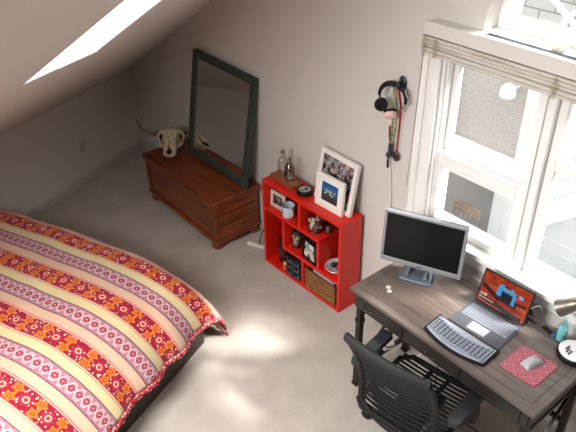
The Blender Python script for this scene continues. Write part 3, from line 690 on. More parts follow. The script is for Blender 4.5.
for x0, x1 in ((.07,.375),(.40,.735),(.76,1.065)):
    b = MB(); b.box((x0,.004,.64),(x1,.013,.718)); d_ = b.build('drawer', M['deskdark'], dk_, bevel=.002)
    xc = (x0+x1)/2 if x0 > .3 else .13
    if x0 > .7: continue
    b = MB(); b.tube([(xc-.028+.056*i/8, -.004-.018*sin(pi*i/8), .672+.008*sin(pi*i/8)) for i in range(9)], .005, 8); b.ell((xc-.03,.001,.672),(.008,.005,.008)); b.ell((xc+.03,.001,.672),(.008,.005,.008)); b.build('drawer_pull', mat('aged nickel', (110,108,106), .3, .9), d_, smooth=True)
for x in (.045, DW-.045):
    for y in (.045, DD-.045):
        b = MB(); b.bar((x,y,0),(x,y,.632),.034,.034,(0,1,0)); b.box((x-.021,y-.021,0),(x+.021,y+.021,.02)); b.box((x-.021,y-.021,.5),(x+.021,y+.021,.53)); b.build('leg', M['blackm'], dk_, bevel=.003)
b = MB()
for x in (.045, DW-.045):
    b.bar((x,.06,.12),(x,DD-.06,.12),.022,.022); b.bar((x,.06,.56),(x,DD-.06,.56),.022,.022); b.bar((x,.06,.14),(x,DD-.06,.54),.014,.014)
b.bar((.06,DD-.05,.30),(DW-.06,DD-.05,.30),.022,.022); b.bar((.06,DD-.05,.56),(.5,DD-.05,.30),.014,.014); b.build('stretcher', M['blackm'], dk_)
# cables beneath the desk
def cable(name, pts, r, m, lab, n=24):
    P = [Vector(p) for p in pts]; o = []
    for i in range(len(P)-1):
        p0 = P[max(i-1,0)]; p1 = P[i]; p2 = P[i+1]; p3 = P[min(i+2,len(P)-1)]
        for k in range(6):
            t = k/6; o.append(.5*((2*p1)+(p2-p0)*t+(2*p0-5*p1+4*p2-p3)*t*t+(3*p1-p0-3*p2+p3)*t**3))
    o.append(P[-1]); b = MB(); b.tube(o, r, 7); return tag(b.build(name, m, smooth=True), lab, 'cable')
cable('black_cable', [(3.70,-.12,.58),(3.70,-.2,.4),(3.72,-.27,.24),(3.66,-.36,.2),(3.68,-.27,.34),(3.74,-.2,.45),(3.84,-.16,.3),(3.95,-.15,.1)], .004, M['black'], 'looping black cable hanging under the left end of the desk')
cable('grey_cable', [(4.0,-.12,.55),(3.95,-.2,.25),(4.02,-.28,.006),(4.3,-.3,.006),(4.5,-.25,.006),(4.55,-.15,.2)], .0035, M['darkgrey'], 'dark grey cable drooping from the back of desk to carpet')
cable('cream_cable', [(3.80,-.11,.5),(3.83,-.18,.4),(3.86,-.2,.25),(3.80,-.24,.12),(3.87,-.2,.05)], .0035, M['cord'], 'pale cable hanging under the left end of the desk')
ad = thing('power_adapter', 'white power adapter resting on the side bar under the desk', 'power adapter', (3.6306,-.30,.1325), 1.3)
b = MB(); b.box((-.04,-.025,0),(.04,.025,.03)); b.build('adapter_body', M['cord'], ad, bevel=.005)
b = MB(); b.box((.04,-.008,.008),(.055,.008,.022)); b.build('plug', M['darkgrey'], ad, bevel=.002)

# ------------------------------------------------------------------ monitor
mo = thing('computer_monitor', 'silver framed monitor switched off at the left of the desk', 'monitor', (3.757,-.262,DZ+.0006), .42)
Ml = Matrix.Translation((-.215,-.02,.062)) @ Matrix.Rotation(-.105, 4, 'X')
w, h = .446, .312
b = MB(Ml); b.prism([[(0,0),(w,0),(w,h),(0,h)], [(.017,.028),(w-.017,.028),(w-.017,h-.017),(.017,h-.017)]], lambda x,z: Vector((x,0,z)), lambda x,z: Vector((x,.03,z))); b.build('bezel', M['silver'], mo, bevel=.004)
b = MB(Ml); b.box((.015,.006,.026),(w-.015,.012,h-.015)); b.build('screen', M['screenoff'], mo)
b = MB(Ml); b.box((.004,.02,.004),(w-.004,.05,h-.004)); b.box((.1,.05,.06),(w-.1,.07,h-.06)); b.build('back_shell', M['darkgrey'], mo, bevel=.008)
b = MB(Ml); b.box((w/2-.012,-.0008,.010),(w/2+.012,0,.016)); b.build('maker_mark', M['darkgrey'], mo)
b = MB(); b.prism([[(-.085,-.075),(.085,-.075),(.095,-.06),(.085,.085),(-.085,.085),(-.095,-.06)]], lambda x,y: Vector((x,y,0)), lambda x,y: Vector((x*.94,y*.94,.016))); b.build('base', mat('slate grey stand', (92,102,114), .35, .2), mo, bevel=.004)
b = MB(); b.bar((0,.045,.012),(0,.075,.20),.07,.028,(0,1,0)); b.bar((-.05,-.045,.018),(-.05,.05,.05),.02,.02); b.bar((.05,-.045,.018),(.05,.05,.05),.02,.02); b.box((-.03,.045,.14),(.03,.09,.2)); b.build('stand', mat('grey stand neck', (120,124,130), .35, .3), mo, bevel=.003)
# stickers near the desk edge
for i, (x, y) in enumerate(((3.722,-.455),(3.748,-.475))):
    b = MB(); b.lathe([(.014,0),(.014,.002),(.011,.003)], 16); o = b.build('coin', mat('pale coin %d' % i, (206,202,196), .4, .3), None, smooth=True); o.location = (x, y, DZ+.0006)
    tag(o, ['pale round disc on desk left front, the one further left','pale round disc on desk left front, the one further right'][i], 'disc', 'pale discs on the desk')

# ------------------------------------------------------------------ laptop
lp = thing('laptop', 'dark tablet laptop with orange wallpaper on screen in middle of desk', 'laptop', (4.085,-.188,DZ+.0006), .038)
Ll = Matrix.Translation((0,0,.006)) @ Matrix.Rotation(-.287, 4, 'X')
w, h = .285, .19
b = MB(Ll); b.box((0,0,0),(w,.009,h)); b.build('tablet_body', M['black'], lp, bevel=.003)
def wallpaper():
    t = NT('orange wallpaper on a lit screen'); co = t.coord(); sp = t.n('ShaderNodeSeparateXYZ'); t.l(co, sp.inputs[0])
    n_ = t.noise(t.coord('Object', (8,1,14)), 1.6, 4)
    c = t.ramp(n_, [(.3, lin((96,22,18))), (.45, lin((176,52,22))), (.62, lin((212,84,36))), (.8, lin((226,140,110)))])
    t.base(lin((10,10,10)), .15); t.l(c, t.b.inputs['Emission Color']); t.b.inputs['Emission Strength'].default_value = .55; return t.m
b = MB(Ll); b.box((.009,-.0006,.010),(w-.009,0,h-.010)); sc_ = b.build('screen', wallpaper(), lp)
def lit(name, rgb, st=.6):
    t = NT(name); t.base(lin((8,8,8)), .2); t.b.inputs['Emission Color'].default_value = lin(rgb); t.b.inputs['Emission Strength'].default_value = st; return t.m
def glow(name, boxes, m, d=.0009):
    b = MB(Ll)
    for (x0,z0,x1,z1,r) in boxes: b.box((x0,-d-.0003,z0),(x1,-d,z1), Matrix.Rotation(r,3,'Y'))
    return b.build(name, m, sc_)
glow('picture_dark', [(.012,.075,.125,.098,.35),(.165,.082,.268,.094,-.12),(.115,.062,.200,.125,.0),(.02,.014,.262,.040,.1)], lit('dark wallpaper area', (60,22,24), .5), .0008)
glow('picture_blue', [(.098,.118,.200,.140,.04),(.098,.085,.124,.120,.0),(.185,.07,.202,.118,.0),(.110,.138,.128,.152,0),(.165,.14,.182,.150,0)], lit('blue wallpaper area', (52,150,204), .8), .0013)
glow('picture_navy', [(.126,.066,.150,.118,.0),(.154,.062,.182,.118,.0),(.206,.06,.216,.095,.0)], lit('navy wallpaper area', (18,24,44), .5), .0017)
glow('picture_pale', [(.215,.122,.238,.140,.1),(.10,.13,.19,.134,.04)], lit('pale wallpaper area', (150,170,220), .7), .0019)
def text(s, size, loc, rot, m, parent, name, ext=.0003):
    cu = bpy.data.curves.new(name, 'FONT'); cu.body = s; cu.size = size; cu.extrude = ext; cu.align_x = 'LEFT'
    tmp = bpy.data.objects.new(name, cu); COL.objects.link(tmp); dg_ = bpy.context.evaluated_depsgraph_get()
    me = bpy.data.meshes.new_from_object(tmp.evaluated_get(dg_)); bpy.data.objects.remove(tmp)
    me.transform(rot); me.materials.clear(); me.materials.append(m)
    o = bpy.data.objects.new(name, me); COL.objects.link(o); o.parent = parent; o.location = loc; return o
text('3:59', .022, (0,0,0), Ll @ Matrix.Translation((.018,-.0021,.048)) @ Matrix.Rotation(pi/2, 4, 'X'), lit('white clock digits', (240,225,215), .8), sc_, 'clock_digits')
b = MB(Ll)
for i in range(7): b.box((.018+.012*i,-.0022,.034),(.027+.012*i,-.0019,.039))
b.build('date_line', lit('white date line', (235,215,205), .7), sc_)
# kickstand and type cover
b = MB(); b.bar((w/2,.035,.13),(w/2,.105,.004),.27,.004,(0,1,0)); b.build('kickstand', M['darkgrey'], lp)
b = MB(); b.box((-.004,-.222,0),(w+.004,-.004,.006)); kd = b.build('keyboard_deck', mat('charcoal keyboard cover', (70,72,79), .5), lp, bevel=.002)
b = MB(); b.box((w/2-.05,-.205,.006),(w/2+.05,-.145,.0066)); b.build('touchpad', mat('light grey touchpad', (150,153,160), .3), kd)
km = mat('silver keycap', (112,116,126), .45); proto = None
for r in range(6):
    nk = 14
    for c_ in range(nk):
        x = .012+(w-.024)*(c_+.5)/nk; y = -.128+.0185*r
        if r == 0 and 4 <= c_ <= 8:
            continue
        if proto is None:
            b = MB(); b.box((-.0083,-.0072,0),(.0083,.0072,.0015)); proto = b.build('key', km, kd, bevel=.0004, seg=1); proto.location = (x, y, .006)
        else: dupmesh(proto, kd, (x, y, .006))
b = MB(); b.box((.012+(w-.024)*4/14,-.1352,.006),(.012+(w-.024)*9/14,-.1208,.0075)); b.build('space_bar', km, kd)
cable('charging_cable', [(4.366,-.135,.85),(4.39,-.10,.86),(4.42,-.09,.80),(4.445,-.10,.766),(4.49,-.122,.757),(4.52,-.142,.755),(4.547,-.150,.755)], .0028, mat('grey cable', (92,94,98), .5), 'grey charging cable curving from laptop screen across desk to lamp')
ua = thing('cable_adapter', 'black cable adapter with blue end lying on the desk by the lamp', 'adapter', (4.462,-.108,DZ+.004), -.3)
b = MB(); b.box((-.03,-.009,0),(.03,.009,.014)); b.build('adapter_body', M['black'], ua, bevel=.003)
b = MB(); b.box((.03,-.007,.002),(.048,.007,.012)); b.build('adapter_plug', mat('blue plug', (34,92,160), .4), ua, bevel=.002)
cable('thin_grey_cable', [(4.37,-.14,.775),(4.395,-.135,.756),(4.42,-.105,.7535),(4.43,-.088,.7535)], .0018, mat('thin grey cord', (110,108,108), .6), 'thin grey cord lying on desk at the right rear of laptop')

# ------------------------------------------------------------------ curved keyboard
kb = thing('keyboard', 'dark curved keyboard with pale grey keys in front of the laptop', 'keyboard', (4.228,-.500,DZ+.0006), .035)
def kcurve(x): return -.05*(1-(2*x/.345)**2)*.75
def kbody(x, y, z): return Vector((x, y+kcurve(x)+.02, z+.008*(y+.06)/.13))
b = MB()
N_ = 20; loop = [(-.1725+.345*i/N_, -.066) for i in range(N_+1)] + [(.1725-.345*i/N_, .062) for i in range(N_+1)]
b.prism([loop], lambda x,y: kbody(x,y,0)-Vector((0,0,.008*(y+.06)/.13)), lambda x,y: kbody(x,y,.012)); b.build('keyboard_body', M['black'], kb, bevel=.004)
b = MB(); l2_ = [(-.163+.326*i/N_, -.056) for i in range(N_+1)] + [(.163-.326*i/N_, .052) for i in range(N_+1)]
i2_ = [(-.158+.316*i/N_, -.052) for i in range(N_+1)] + [(.158-.316*i/N_, .048) for i in range(N_+1)]
b.prism([l2_], lambda x,y: kbody(x,y,.0121), lambda x,y: kbody(x,y,.0135)); b.build('key_plate', mat('slate blue plate', (36,39,48), .4), kb)
b = MB(); b.prism([l2_, i2_], lambda x,y: kbody(x,y,.0136), lambda x,y: kbody(x,y,.0150)); b.build('key_rim', mat('pale rim', (150,156,170), .35), kb)
kp = None; kwm = mat('pale keycap', (128,134,148), .4)
bd_ = None
for r in range(6):
    nk = 14 if r else 11
    for c_ in range(nk):
        x = -.155+.310*(c_+.5)/nk; y = -.048+.0162*(r+.5)
        p_ = kbody(x, y, .0136); sl = atan2(kcurve(x+.01)-kcurve(x-.01), .02)
        if kp is None or (r == 1 and c_ == 0):
            hw = .0125 if r == 0 else .0088
            b = MB(); b.box((-hw,-.0062,0),(hw,.0062,.003)); kp = b.build('key', kwm, kb, bevel=.0008, seg=1); kp.location = p_; kp.rotation_euler.z = sl
        else: dupmesh(kp, kb, p_, sl)

# ------------------------------------------------------------------ mouse pad and mouse
def damask():
    t = NT('red damask mouse pad'); sp = t.n('ShaderNodeSeparateXYZ'); t.l(t.coord('Object', (1,1,1), (0,0,.785)), sp.inputs[0])
    def cell(x): return t.math('SUBTRACT', t.math('FRACT', t.math('MULTIPLY', x, 1/.036)), .5)
    a = cell(sp.outputs[0]); c_ = cell(sp.outputs[1])
    e = t.math('MAXIMUM', t.math('ABSOLUTE', a), t.math('ABSOLUTE', c_))
    d = t.math('SQRT', t.math('ADD', t.math('MULTIPLY', a, a), t.math('MULTIPLY', c_, c_)))
    m = t.math('MAXIMUM', t.math('GREATER_THAN', e, .42), t.math('MULTIPLY', t.math('GREATER_THAN', d, .16), t.math('LESS_THAN', d, .27)))
    t.base(t.mix(t.math('MULTIPLY', m, .55), lin((146,62,76)), lin((196,146,154))), .8); return t.m
mp_ = thing('mouse_pad', 'dusty red patterned mouse pad at the right of the desk', 'mouse pad', (4.532,-.375,DZ+.0006), .0)
def rr(w, h, r, n=6):
    o = []
    for cx, cy, a0 in ((w/2-r,h/2-r,0),(-w/2+r,h/2-r,pi/2),(-w/2+r,-h/2+r,pi),(w/2-r,-h/2+r,1.5*pi)):
        o += [(cx+r*cos(a0+pi/2*i/n), cy+r*sin(a0+pi/2*i/n)) for i in range(n+1)]
    return o
b = MB(); sk_ = lambda x,y,z: Vector((x, y+.05*x, z)); b.prism([rr(.185,.2,.02)], lambda x,y: sk_(x,y,0), lambda x,y: sk_(x,y,.003)); b.build('pad_surface', damask(), mp_)
b = MB(); pts = [tuple(sk_(x,y,.0016)) for x,y in rr(.186,.201,.02)]; b.tube(pts, .0018, 6, closed=True); b.build('stitched_edge', mat('red edge stitching', (150,62,76), .8), mp_)
ms = thing('computer_mouse', 'pale grey arched mouse sitting on the red mouse pad', 'mouse', (4.536,-.352,DZ+.0046), -.25)
b = MB()
def msf(u, v):
    x = (u-.5)*2; y = (v-.5)*2; ww = .029*(1-.12*y*y); ll = .052
    k_ = max(0, 1-abs(x)**3.2); return Vector((x*ww, y*ll, .030*k_**.6*max(0,(1-abs(y)**2.6))**.6 + .0))
b.grid(msf, 18, 18); b.add([tuple(msf(i/18,0)) for i in range(19)], []) ; b.build('mouse_shell', mat('pale grey mouse plastic', (158,161,166), .4), ms, smooth='all', recalc=True)
b = MB(); b.tube([(-.001,.035*cos(t), .002+.031*sin(t)) for t in [.75+.5*i/6 for i in range(7)]], .0016, 6); b.build('scroll_strip', M['darkgrey'], ms)

# ------------------------------------------------------------------ desk lamp
la = thing('desk_lamp', 'brushed nickel gooseneck lamp with bell shade at the right rear of desk', 'lamp', (4.632,-.158,DZ+.0006))
b = MB(); b.lathe([(.078,0),(.08,.006),(.08,.022),(.074,.03)], 36); b.build('base', M['black'], la, smooth=True)
b = MB(); b.lathe([(.0735,.0302),(.072,.033),(.03,.036)], 36); b.build('base_plate', mat('white enamel lamp base', (226,226,228), .3), la, smooth=True)
b = MB(); b.tube([(.045,.02,.033),(.06,.03,.14),(.058,.035,.23),(.035,.04,.285),(-.02,.043,.292),(-.062,.043,.268)], .007, 10); b.build('gooseneck', M['nickel'], la, smooth=True)
ax = Vector((-.72,-.12,-.68)).normalized(); q = Vector((0,0,-1)).rotation_difference(ax).to_matrix().to_4x4()
b = MB(Matrix.Translation((-.103,.036,.222)) @ q); b.lathe([(.012,.062),(.026,.055),(.032,.040),(.034,.02),(.040,-.02),(.045,-.045),(.043,-.045),(.032,.015),(.02,.045)], 28); b.build('lamp_shade', M['nickel'], la, smooth=True)
b = MB(Matrix.Translation((-.103,.036,.222)) @ q); b.ell((0,0,-.008),(.022,.022,.03)); b.build('bulb', mat('frosted bulb', (230,228,222), .4), la, smooth='all')
b = MB(); b.box((-.035,-.03,.0355),(-.028,.0,.042)); b.box((-.024,-.045,.0355),(-.018,-.015,.041)); b.box((-.01,-.05,.0355),(-.004,-.02,.043)); b.build('switch', mat('plum switch', (84,40,70), .4), la, bevel=.001)
tq = thing('turquoise_bottle', 'pale turquoise glass bottle standing beside the lamp base on the desk', 'bottle', (4.545,-.125,DZ+.0006))
tq.location = (4.532,-.112,DZ+.0006)
b = MB(); b.lathe([(.020,0),(.023,.005),(.023,.085),(.016,.105),(.010,.115),(.010,.135),(.007,.136)], 22); b.build('bottle_body', M['aqua'], tq, smooth=True)
b = MB(); b.lathe([(.0215,.004),(.0215,.075)], 20); b.build('bottle_liquid', mat('turquoise water', (186,226,230), .2), tq, smooth=True)
rb = thing('red_ribbon', 'crumpled dark red ribbon lying on window sill behind the monitor', 'ribbon', (3.56,-.01,.9055))
b = MB(); b.tube([(-.06,.0,.006),(-.03,-.015,.016),(0,.01,.008),(.025,-.01,.02),(.05,.0,.01),(.062,.012,.022)], .008, 7, flat=(1,.5)); b.tube([(-.02,.01,.006),(.01,.015,.024),(.04,.012,.008)], .007, 7, flat=(1,.4)); b.build('ribbon_loops', mat('dark red satin', (130,26,44), .5), rb, smooth=True)
b = MB(); b.ell((.04,.0,.028),(.012,.01,.012)); b.build('knot', mat('charcoal knot', (44,40,46), .5), rb, smooth='all')

# ------------------------------------------------------------------ office chair
oc = thing('office_chair', 'black slatted office chair with armrests pushed up to the desk', 'office chair', (4.155,-.665,0), .14)
# local: +y faces the desk
BM = M['black']
for i in range(5):
    a = radians(90+72*i+14); d = Vector((cos(a), sin(a), 0)); e = d*.31
    b = MB(); b.tube([(d*.04)+Vector((0,0,.105)), d*.18+Vector((0,0,.095)), e+Vector((0,0,.075))], [.026,.022,.017], 8, flat=(.9,1)); b.build('base_arm', BM, oc, smooth=True)
    n_ = Vector((-d.y, d.x, 0)); b = MB()
    for s_ in (-1, 1): b.cyl(e+n_*(s_*.012-.008)+Vector((0,0,.028)), e+n_*(s_*.012+.008)+Vector((0,0,.028)), .028, 16)
    b.cyl(e+Vector((0,0,.03)), e+Vector((0,0,.08)), .010, 8); b.build('caster', BM, oc, smooth=True)
b = MB(); b.cyl((0,0,.08),(0,0,.22),.028,16); b.cyl((0,0,.22),(0,0,.36),.018,16); b.build('gas_lift', M['blackm'], oc, smooth=True)
b = MB(); b.box((-.10,-.12,.35),(.10,.12,.385)); b.build('tilt_mechanism', BM, oc, bevel=.008)
# seat frame and slats
sw, y0, y1, zs = .225, -.20, .225, .42
b = MB(); fr_ = [(-sw,y0),(-sw,y1-.05),(-sw+.05,y1),(sw-.05,y1),(sw,y1-.05),(sw,y0),(sw-.04,y0-.03),(-sw+.04,y0-.03)]
b.tube([(x,y,zs-.01) for x,y in fr_], .015, 8, closed=True); b.bar((-.05,y0,.395),(-.05,y1,.395),.02,.016); b.bar((.05,y0,.395),(.05,y1,.395),.02,.016); b.build('seat_frame', BM, oc, smooth=True)
for i in range(16):
    y = y0-.005+(y1-y0+.0)*i/15.5
    b = MB(); b.tube([(-sw+.005,y,zs),(-sw*.5,y,zs-.008),(0,y,zs-.011),(sw*.5,y,zs-.008),(sw-.005,y,zs)], .0085, 7, flat=(1,.55)); b.build('seat_slat', M['fabricblack'], oc, smooth=True)
# backrest
def BK(x, t, dx=-.005): # t 0 bottom .. 1 top ; gentle lumbar curve and wrap
    return Vector((dx*t + x*(1+.03*t), -.200-.125*t+.04*sin(pi*t) - .03*(1-(x/.21)**2), .445+.485*t))
bwid = .205
for s_ in (-1, 1):
    b = MB(); b.tube([BK(s_*bwid, t/10) for t in range(11)], [.016]*11, 8, flat=(1,1.25)); b.build('back_upright', BM, oc, smooth=True)
b = MB(); b.tube([BK(bwid*(-1.04+2.08*i/16), 1.0)+Vector((0,0,.012*(1-(2*i/16-1)**2))) for i in range(17)], .021, 10, flat=(.9,1.25)); b.build('top_rail', mat('black padded rail', (24,24,27), .75, var=.1), oc, smooth=True)
b = MB(); b.tube([BK(bwid*(-1+2*i/16), 0)+Vector((0,-.01,-.055*(1-(2*i/16-1)**2))) for i in range(17)], .014, 8); b.bar((-.03,-.23,.40),(-.03,-.05,.37),.03,.014); b.bar((.03,-.23,.40),(.03,-.05,.37),.03,.014); b.build('lower_rail', BM, oc, smooth=True)
for k in range(13):
    t = .05+.86*k/12
    b = MB(); b.tube([BK(bwid*(-1+2*i/8), t) for i in range(9)], .0085, 6, flat=(1,.5)); b.build('back_slat', M['fabricblack'], oc, smooth=True)
for s_ in (-1, 1):
    b = MB(); b.tube([(s_*.215,.05,.40),(s_*.27,.05,.42),(s_*.285,.04,.50),(s_*.28,.02,.605)], [.016,.018,.018,.02], 8, flat=(.8,1.5)); b.build('arm_support', BM, oc, smooth=True)
    b = MB(); b.prism([rr(.075,.30,.03)], lambda x,y: Vector((s_*.275+x,y-.03,.605+.012*(y/.13)**2*-1)), lambda x,y: Vector((s_*.275+x*.85,y-.03,.632+.012*(y/.13)**2*-1))); b.build('arm_pad', mat('grey black arm pad', (34,37,43), .5, var=.05), oc, bevel=.008, smooth=True)

# ------------------------------------------------------------------ bed
BR = Matrix(((U.x, K.x, 0, 0), (U.y, K.y, 0, 0), (0, 0, 1, 0), (0, 0, 0, 1)))       # local x = along the bed (u), local y = across (w)
def Bp(u, w, z): return U*u + K*w + Vector((0,0,z))
WB0, WB1, UB0, UB1 = 2.06, 3.52, .06, 2.11
bed = thing('bed', 'low bed with dark brown base standing beneath the sloping ceiling', 'bed', Bp(UB0, WB0, 0), KA)
def bl(mb): mb.M = Matrix.Translation((-UB0, WB0, 0)); return mb        # local frame: x = u, y = -w
brown = mat('dark brown bed base', (50,38,38), .6, var=.08)
b = bl(MB()); b.box((UB0,-WB1,0.0),(UB1,-WB0,.22)); b.build('bed_base', brown, bed, bevel=.008)
b = bl(MB()); b.box((UB0+.03,-WB1+.02,.22),(UB1-.4,-WB0-.2,.42)); b.build('mattress', M['paper'], bed, bevel=.05, seg=3)
b = bl(MB()); b.box((UB0-.045,-WB1,0),(UB0,-WB0,.62)); b.build('headboard', brown, bed, bevel=.01)
# ---- duvet
PER = .372; WRED = 2.46
def duvetm():
    t = NT('striped floral duvet print'); uvn = t.n('ShaderNodeUVMap'); uvn.uv_map = 'UVMap'; sp = t.n('ShaderNodeSeparateXYZ'); t.l(uvn.outputs[0], sp.inputs[0])
    u, w_ = sp.outputs[0], sp.outputs[1]
    n_ = t.n('ShaderNodeTexNoise'); n_.inputs['Scale'].default_value = 9; t.l(uvn.outputs[0], n_.inputs['Vector'])
    v = t.math('FRACT', t.math('MULTIPLY_ADD', w_, 1/PER, -(WRED-.06)/PER + 10))
    red, orange, cream, peach, lav, pink, grape, dots = [lin(c) for c in ((146,26,50),(214,112,38),(214,197,152),(214,177,152),(172,118,130),(200,86,102),(104,62,84),(228,204,190))]
    def rng(a, b_): return t.math('MULTIPLY', t.math('GREATER_THAN', v, a), t.math('LESS_THAN', v, b_))
    # plain bands first
    c = t.ramp(v, [(0, red), (.30, pink), (.315, cream), (.335, pink), (.345, cream), (.50, grape), (.515, lav), (.78, grape), (.795, peach), (.955, pink), (.97, peach), (.985, pink)])
    c.node.color_ramp.interpolation = 'CONSTANT'
    # faint flecks in cream and peach bands
    vor = t.n('ShaderNodeTexVoronoi'); vor.inputs['Scale'].default_value = 75; t.l(uvn.outputs[0], vor.inputs['Vector'])
    fleck = t.math('MULTIPLY', t.math('LESS_THAN', vor.outputs['Distance'], .28), t.math('MAXIMUM', rng(.35,.50), rng(.80,.95)))
    c = t.mix(t.math('MULTIPLY', fleck, .35), c, lin((220,160,110)))
    # red band: dots, medallions, orange flowers
    mred = rng(0,.30); mlav = rng(.515,.78)
    vd = t.n('ShaderNodeTexVoronoi'); vd.inputs['Scale'].default_value = 58; t.l(uvn.outputs[0], vd.inputs['Vector'])
    c = t.mix(t.math('MULTIPLY', t.math('MULTIPLY', t.math('LESS_THAN', vd.outputs['Distance'], .30), mred), .9), c, dots)
    q = .135
    def cell(off): return t.math('MULTIPLY', t.math('SUBTRACT', t.math('FRACT', t.math('MULTIPLY_ADD', u, 1/q, off)), .5), q)
    y = t.math('MULTIPLY', t.math('SUBTRACT', v, .15), PER)
    def dist(x, yy): return t.math('SQRT', t.math('ADD', t.math('MULTIPLY', x, x), t.math('MULTIPLY', yy, yy)))
    x0 = cell(0); d0 = dist(x0, y); ang = t.math('ARCTAN2', y, x0)
    pet = t.math('MULTIPLY_ADD', t.math('COSINE', t.math('MULTIPLY', ang, 8)), .005, .031)
    def put(c, mask, col, band=mred): return t.mix(t.math('MULTIPLY', mask, band), c, col)
    c = put(c, t.math('LESS_THAN', d0, pet), lin((172,44,66)))
    c = put(c, t.math('LESS_THAN', d0, .017), lin((240,206,170)))
    c = put(c, t.math('LESS_THAN', d0, .0115), lin((206,56,60)))
    x1 = cell(.5)
    for s_ in (-1, 1):
        ys = t.math('ADD', y, s_*.030); d1 = dist(t.math('MULTIPLY', x1, .95), ys); a1 = t.math('ARCTAN2', ys, x1)
        p1 = t.math('MULTIPLY_ADD', t.math('COSINE', t.math('MULTIPLY', a1, 5)), .006, .026)
        c = put(c, t.math('LESS_THAN', d1, p1), orange)
        c = put(c, t.math('MULTIPLY', t.math('GREATER_THAN', d1, .007), t.math('LESS_THAN', d1, .0115)), lin((150,60,40)))
    # lavender band: scrolling vine, red buds
    q2 = .10; yl = t.math('MULTIPLY', t.math('SUBTRACT', v, .6475), PER)
    ph = t.math('MULTIPLY', u, 2*pi/q2)
    for k_, sg in ((1, 1), (1, -1)):
        dv = t.math('ABSOLUTE', t.math('SUBTRACT', yl, t.math('MULTIPLY', t.math('SINE', ph), .034*sg)))
        c = put(c, t.math('LESS_THAN', dv, .0075), lin((232,216,218)), mlav)
        c = put(c, t.math('LESS_THAN', dv, .0028), lin((150,96,120)), mlav)
    x2 = t.math('MULTIPLY', t.math('SUBTRACT', t.math('FRACT', t.math('MULTIPLY_ADD', u, 2/q2, .0)), .5), q2/2)
    d2 = dist(x2, yl); a2 = t.math('ARCTAN2', yl, x2)
    c = put(c, t.math('LESS_THAN', d2, t.math('MULTIPLY_ADD', t.math('COSINE', t.math('MULTIPLY', a2, 6)), .004, .017)), lin((154,54,70)), mlav)
    c = put(c, t.math('LESS_THAN', d2, .006), lin((226,150,140)), mlav)
    x3 = t.math('ABSOLUTE', t.math('SUBTRACT', t.math('ABSOLUTE', yl), .045)); xb = t.math('MULTIPLY', t.math('SUBTRACT', t.math('FRACT', t.math('MULTIPLY', u, 2/q2)), .5), q2/2)
    c = put(c, t.math('LESS_THAN', dist(xb, x3), .007), lin((164,96,122)), mlav)
    t.base(c, .85, 0, .15); t.b.inputs['Sheen Weight'].default_value = .15
    f = t.noise(uvn.outputs[0], 240, 2); t.bump(f, .15, .003)
    return t.m
DU = duvetm()
# profile: flat, then an elliptic fall over foot and far side
UE, WE = 1.56, 2.05            # where the fall starts
AU, AW, BD = .63, .22, .40
def fall(d, a, bb):
    L = (a+bb)*.785*1.02; ph = min(d/L, 1)*pi/2; ex = max(0, d-L)
    return a*sin(ph), ph, ex
NU, NW = 96, 112
UMIN, UMAX = .10, UE+.685
WMIN, WMAX = WE-.46, 3.80
def dsurf(s, t):
    du = max(0, s-UE); dw = max(0, WE-t)
    hu, pu, eu = fall(du, AU, BD); hw, pw, ew = fall(dw, AW, BD)
    k = sin(pu)*sin(pw)
    uu = min(s, UE) + hu*(1+.06*k); ww = max(t, WE) - hw*(1-.55*k)
    dn = max(0, t-3.46); hn, pn, en = fall(dn, .12, .30)
    if dn: ww = 3.46 + hn
    top = .53 + .035*sin(min(1, max(0, (s-.1)/1.3))*pi*.85) - .05*max(0, .6-s) 
    z = top - BD*(1-cos(pu)*cos(pw)) - max(eu, ew)*.9 - .11*k - .055*max(0, min(1, (2.45-t)/.5))*(1-.6*sin(pu))
    nz = noise.noise(Vector((s*3.1, t*2.3, 1.3)))*.016 + noise.noise(Vector((s*9, t*7, 4.2)))*.007
    fold = (sin(t*17+1.3*sin(t*5))*.016)*sin(pu)**2 + (sin(s*15+sin(s*4))*.016)*sin(pw)**2
    uu += fold*cos(pw) + .5*nz*sin(pu); ww -= .5*nz*sin(pw) - fold*.3*sin(pw); z += nz*cos(pu)*cos(pw)
    z -= .30*(1-cos(pn)) + en*.9
    z = max(z, .035)
    return Vector((uu, -ww, z))
dvt = thing('duvet', 'red cream and lavender striped floral duvet spread over the bed', 'duvet', Bp(UB0, WB0, .3), KA)
OFF = Vector((UB0, -WB0, .3))
def gs(i): return UMIN+(UMAX-UMIN)*i/NU
def gt(j): return WMIN+(WMAX-WMIN)*j/NW
b = MB(); b.v = [tuple(dsurf(gs(i), gt(j))-OFF) for i in range(NU+1) for j in range(NW+1)]
b.f = [(i*(NW+1)+j, i*(NW+1)+j+1, (i+1)*(NW+1)+j+1, (i+1)*(NW+1)+j) for i in range(NU) for j in range(NW)]
o = b.build('duvet_cloth', DU, dvt, smooth='all', recalc=False)
uvl = o.data.uv_layers.new(name='UVMap')
for l in o.data.loops:
    vi = l.vertex_index; i, j = divmod(vi, NW+1); uvl.data[l.index].uv = (gs(i), gt(j))
md = o.modifiers.new('solid', 'SOLIDIFY'); md.thickness = .012; md.offset = 0
def hemm():
    t = NT('red and white ruffled hem'); v = t.n('ShaderNodeTexVoronoi'); v.inputs['Scale'].default_value = 62; t.l(t.coord(), v.inputs['Vector'])
    t.base(t.mix(t.math('LESS_THAN', v.outputs['Distance'], .42), lin((196,38,60)), lin((236,190,186))), .85); return t.m
b = MB(); pts = [dsurf(UMAX, gt(j)) for j in range(NW+1)] ; side = [dsurf(gs(i), WMIN) for i in range(NU, 55, -1)]
path = side[::-1] + pts[1:] if False else pts
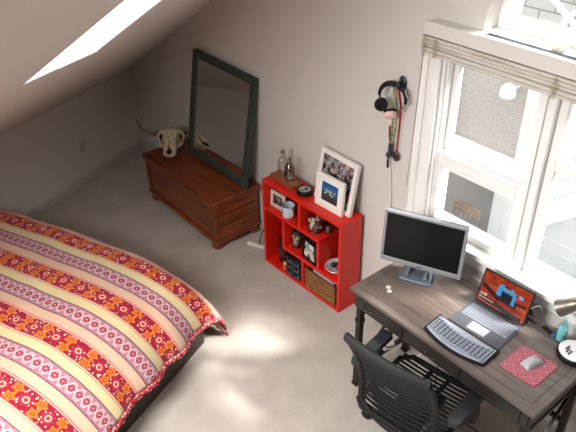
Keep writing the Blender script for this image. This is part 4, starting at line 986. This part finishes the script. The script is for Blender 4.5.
def ruffle(path, nrm):
    vs = []; n = len(path)
    for i, p_ in enumerate(path):
        wv = .008*sin(i*2.1); vs += [tuple(p_-OFF+nrm*.006), tuple(p_-OFF+nrm*(.012+wv)+Vector((0,0,-.018))), tuple(p_-OFF+nrm*(.010-wv)+Vector((0,0,-.034)))]
    b.add(vs, [(i*3+k, (i+1)*3+k, (i+1)*3+k+1, i*3+k+1) for i in range(n-1) for k in range(2)])
ruffle(pts, Vector((1,0,0))); ruffle(side, Vector((0,1,0)))
b.build('ruffled_hem', hemm(), dvt, smooth='all', solid=.004)

# ------------------------------------------------------------------ light
wd = bpy.data.worlds.new('sky'); SC.world = wd; wd.use_nodes = True; nt = wd.node_tree
bg = nt.nodes['Background']; bg.inputs['Color'].default_value = (.93, .97, 1, 1); bg.inputs['Strength'].default_value = 2.4
def area(name, loc, target, sx, sy, power, col=(1,1,1), portal=False, spread=180, shape='RECTANGLE'):
    L = bpy.data.lights.new(name, 'AREA'); L.shape = shape; L.size = sx; L.size_y = sy; L.energy = power; L.color = col; L.spread = radians(spread)
    if portal: L.cycles.is_portal = True
    o = bpy.data.objects.new(name, L); COL.objects.link(o); o.location = loc; o.rotation_euler = (Vector(target)-Vector(loc)).to_track_quat('-Z','Y').to_euler(); return o
for k_, pw in ((1, 130), (2, 11)):
    p0,p1,q0,q1 = SKY[k_]; ca, cu_ = (p0+p1)/2, (q0+q1)/2
    area('skylight_fill', CP(ca,cu_,.03), CP(ca,cu_,-1), (p1-p0)*.95, (q1-q0)*.95, pw, (1,.985,.965))  # area lamps added at the unseen skylights to brighten the room
area('window_portal', (4.16,.155,1.415), (4.16,-1,1.415), 1.2, 1.03, 1, portal=True)
area('skylight_portal', CP((S0+S1)/2,(T0+T1)/2,.1), CP((S0+S1)/2,(T0+T1)/2,-1), .56, 1.16, 1, portal=True)
sun = bpy.data.lights.new('sun', 'SUN'); sun.energy = 44; sun.angle = radians(15); sun.color = (1,.96,.9)
so = bpy.data.objects.new('sun', sun); COL.objects.link(so); so.rotation_euler = Vector((-.98,-.87,-1.5)).to_track_quat('-Z','Y').to_euler()

# ------------------------------------------------------------------ camera
cd = bpy.data.cameras.new('camera'); cd.sensor_width = 36; cd.lens = 650.96/576*36; cd.clip_start = .02
cam = bpy.data.objects.new('camera', cd); COL.objects.link(cam); cam.location = (5.4872,-2.5595,3.0258); cam.rotation_euler = (.9815,.016,.8823)
SC.camera = cam
SC.view_settings.view_transform = 'Standard'; SC.view_settings.look = 'None'; SC.view_settings.exposure = .32; SC.view_settings.gamma = 1
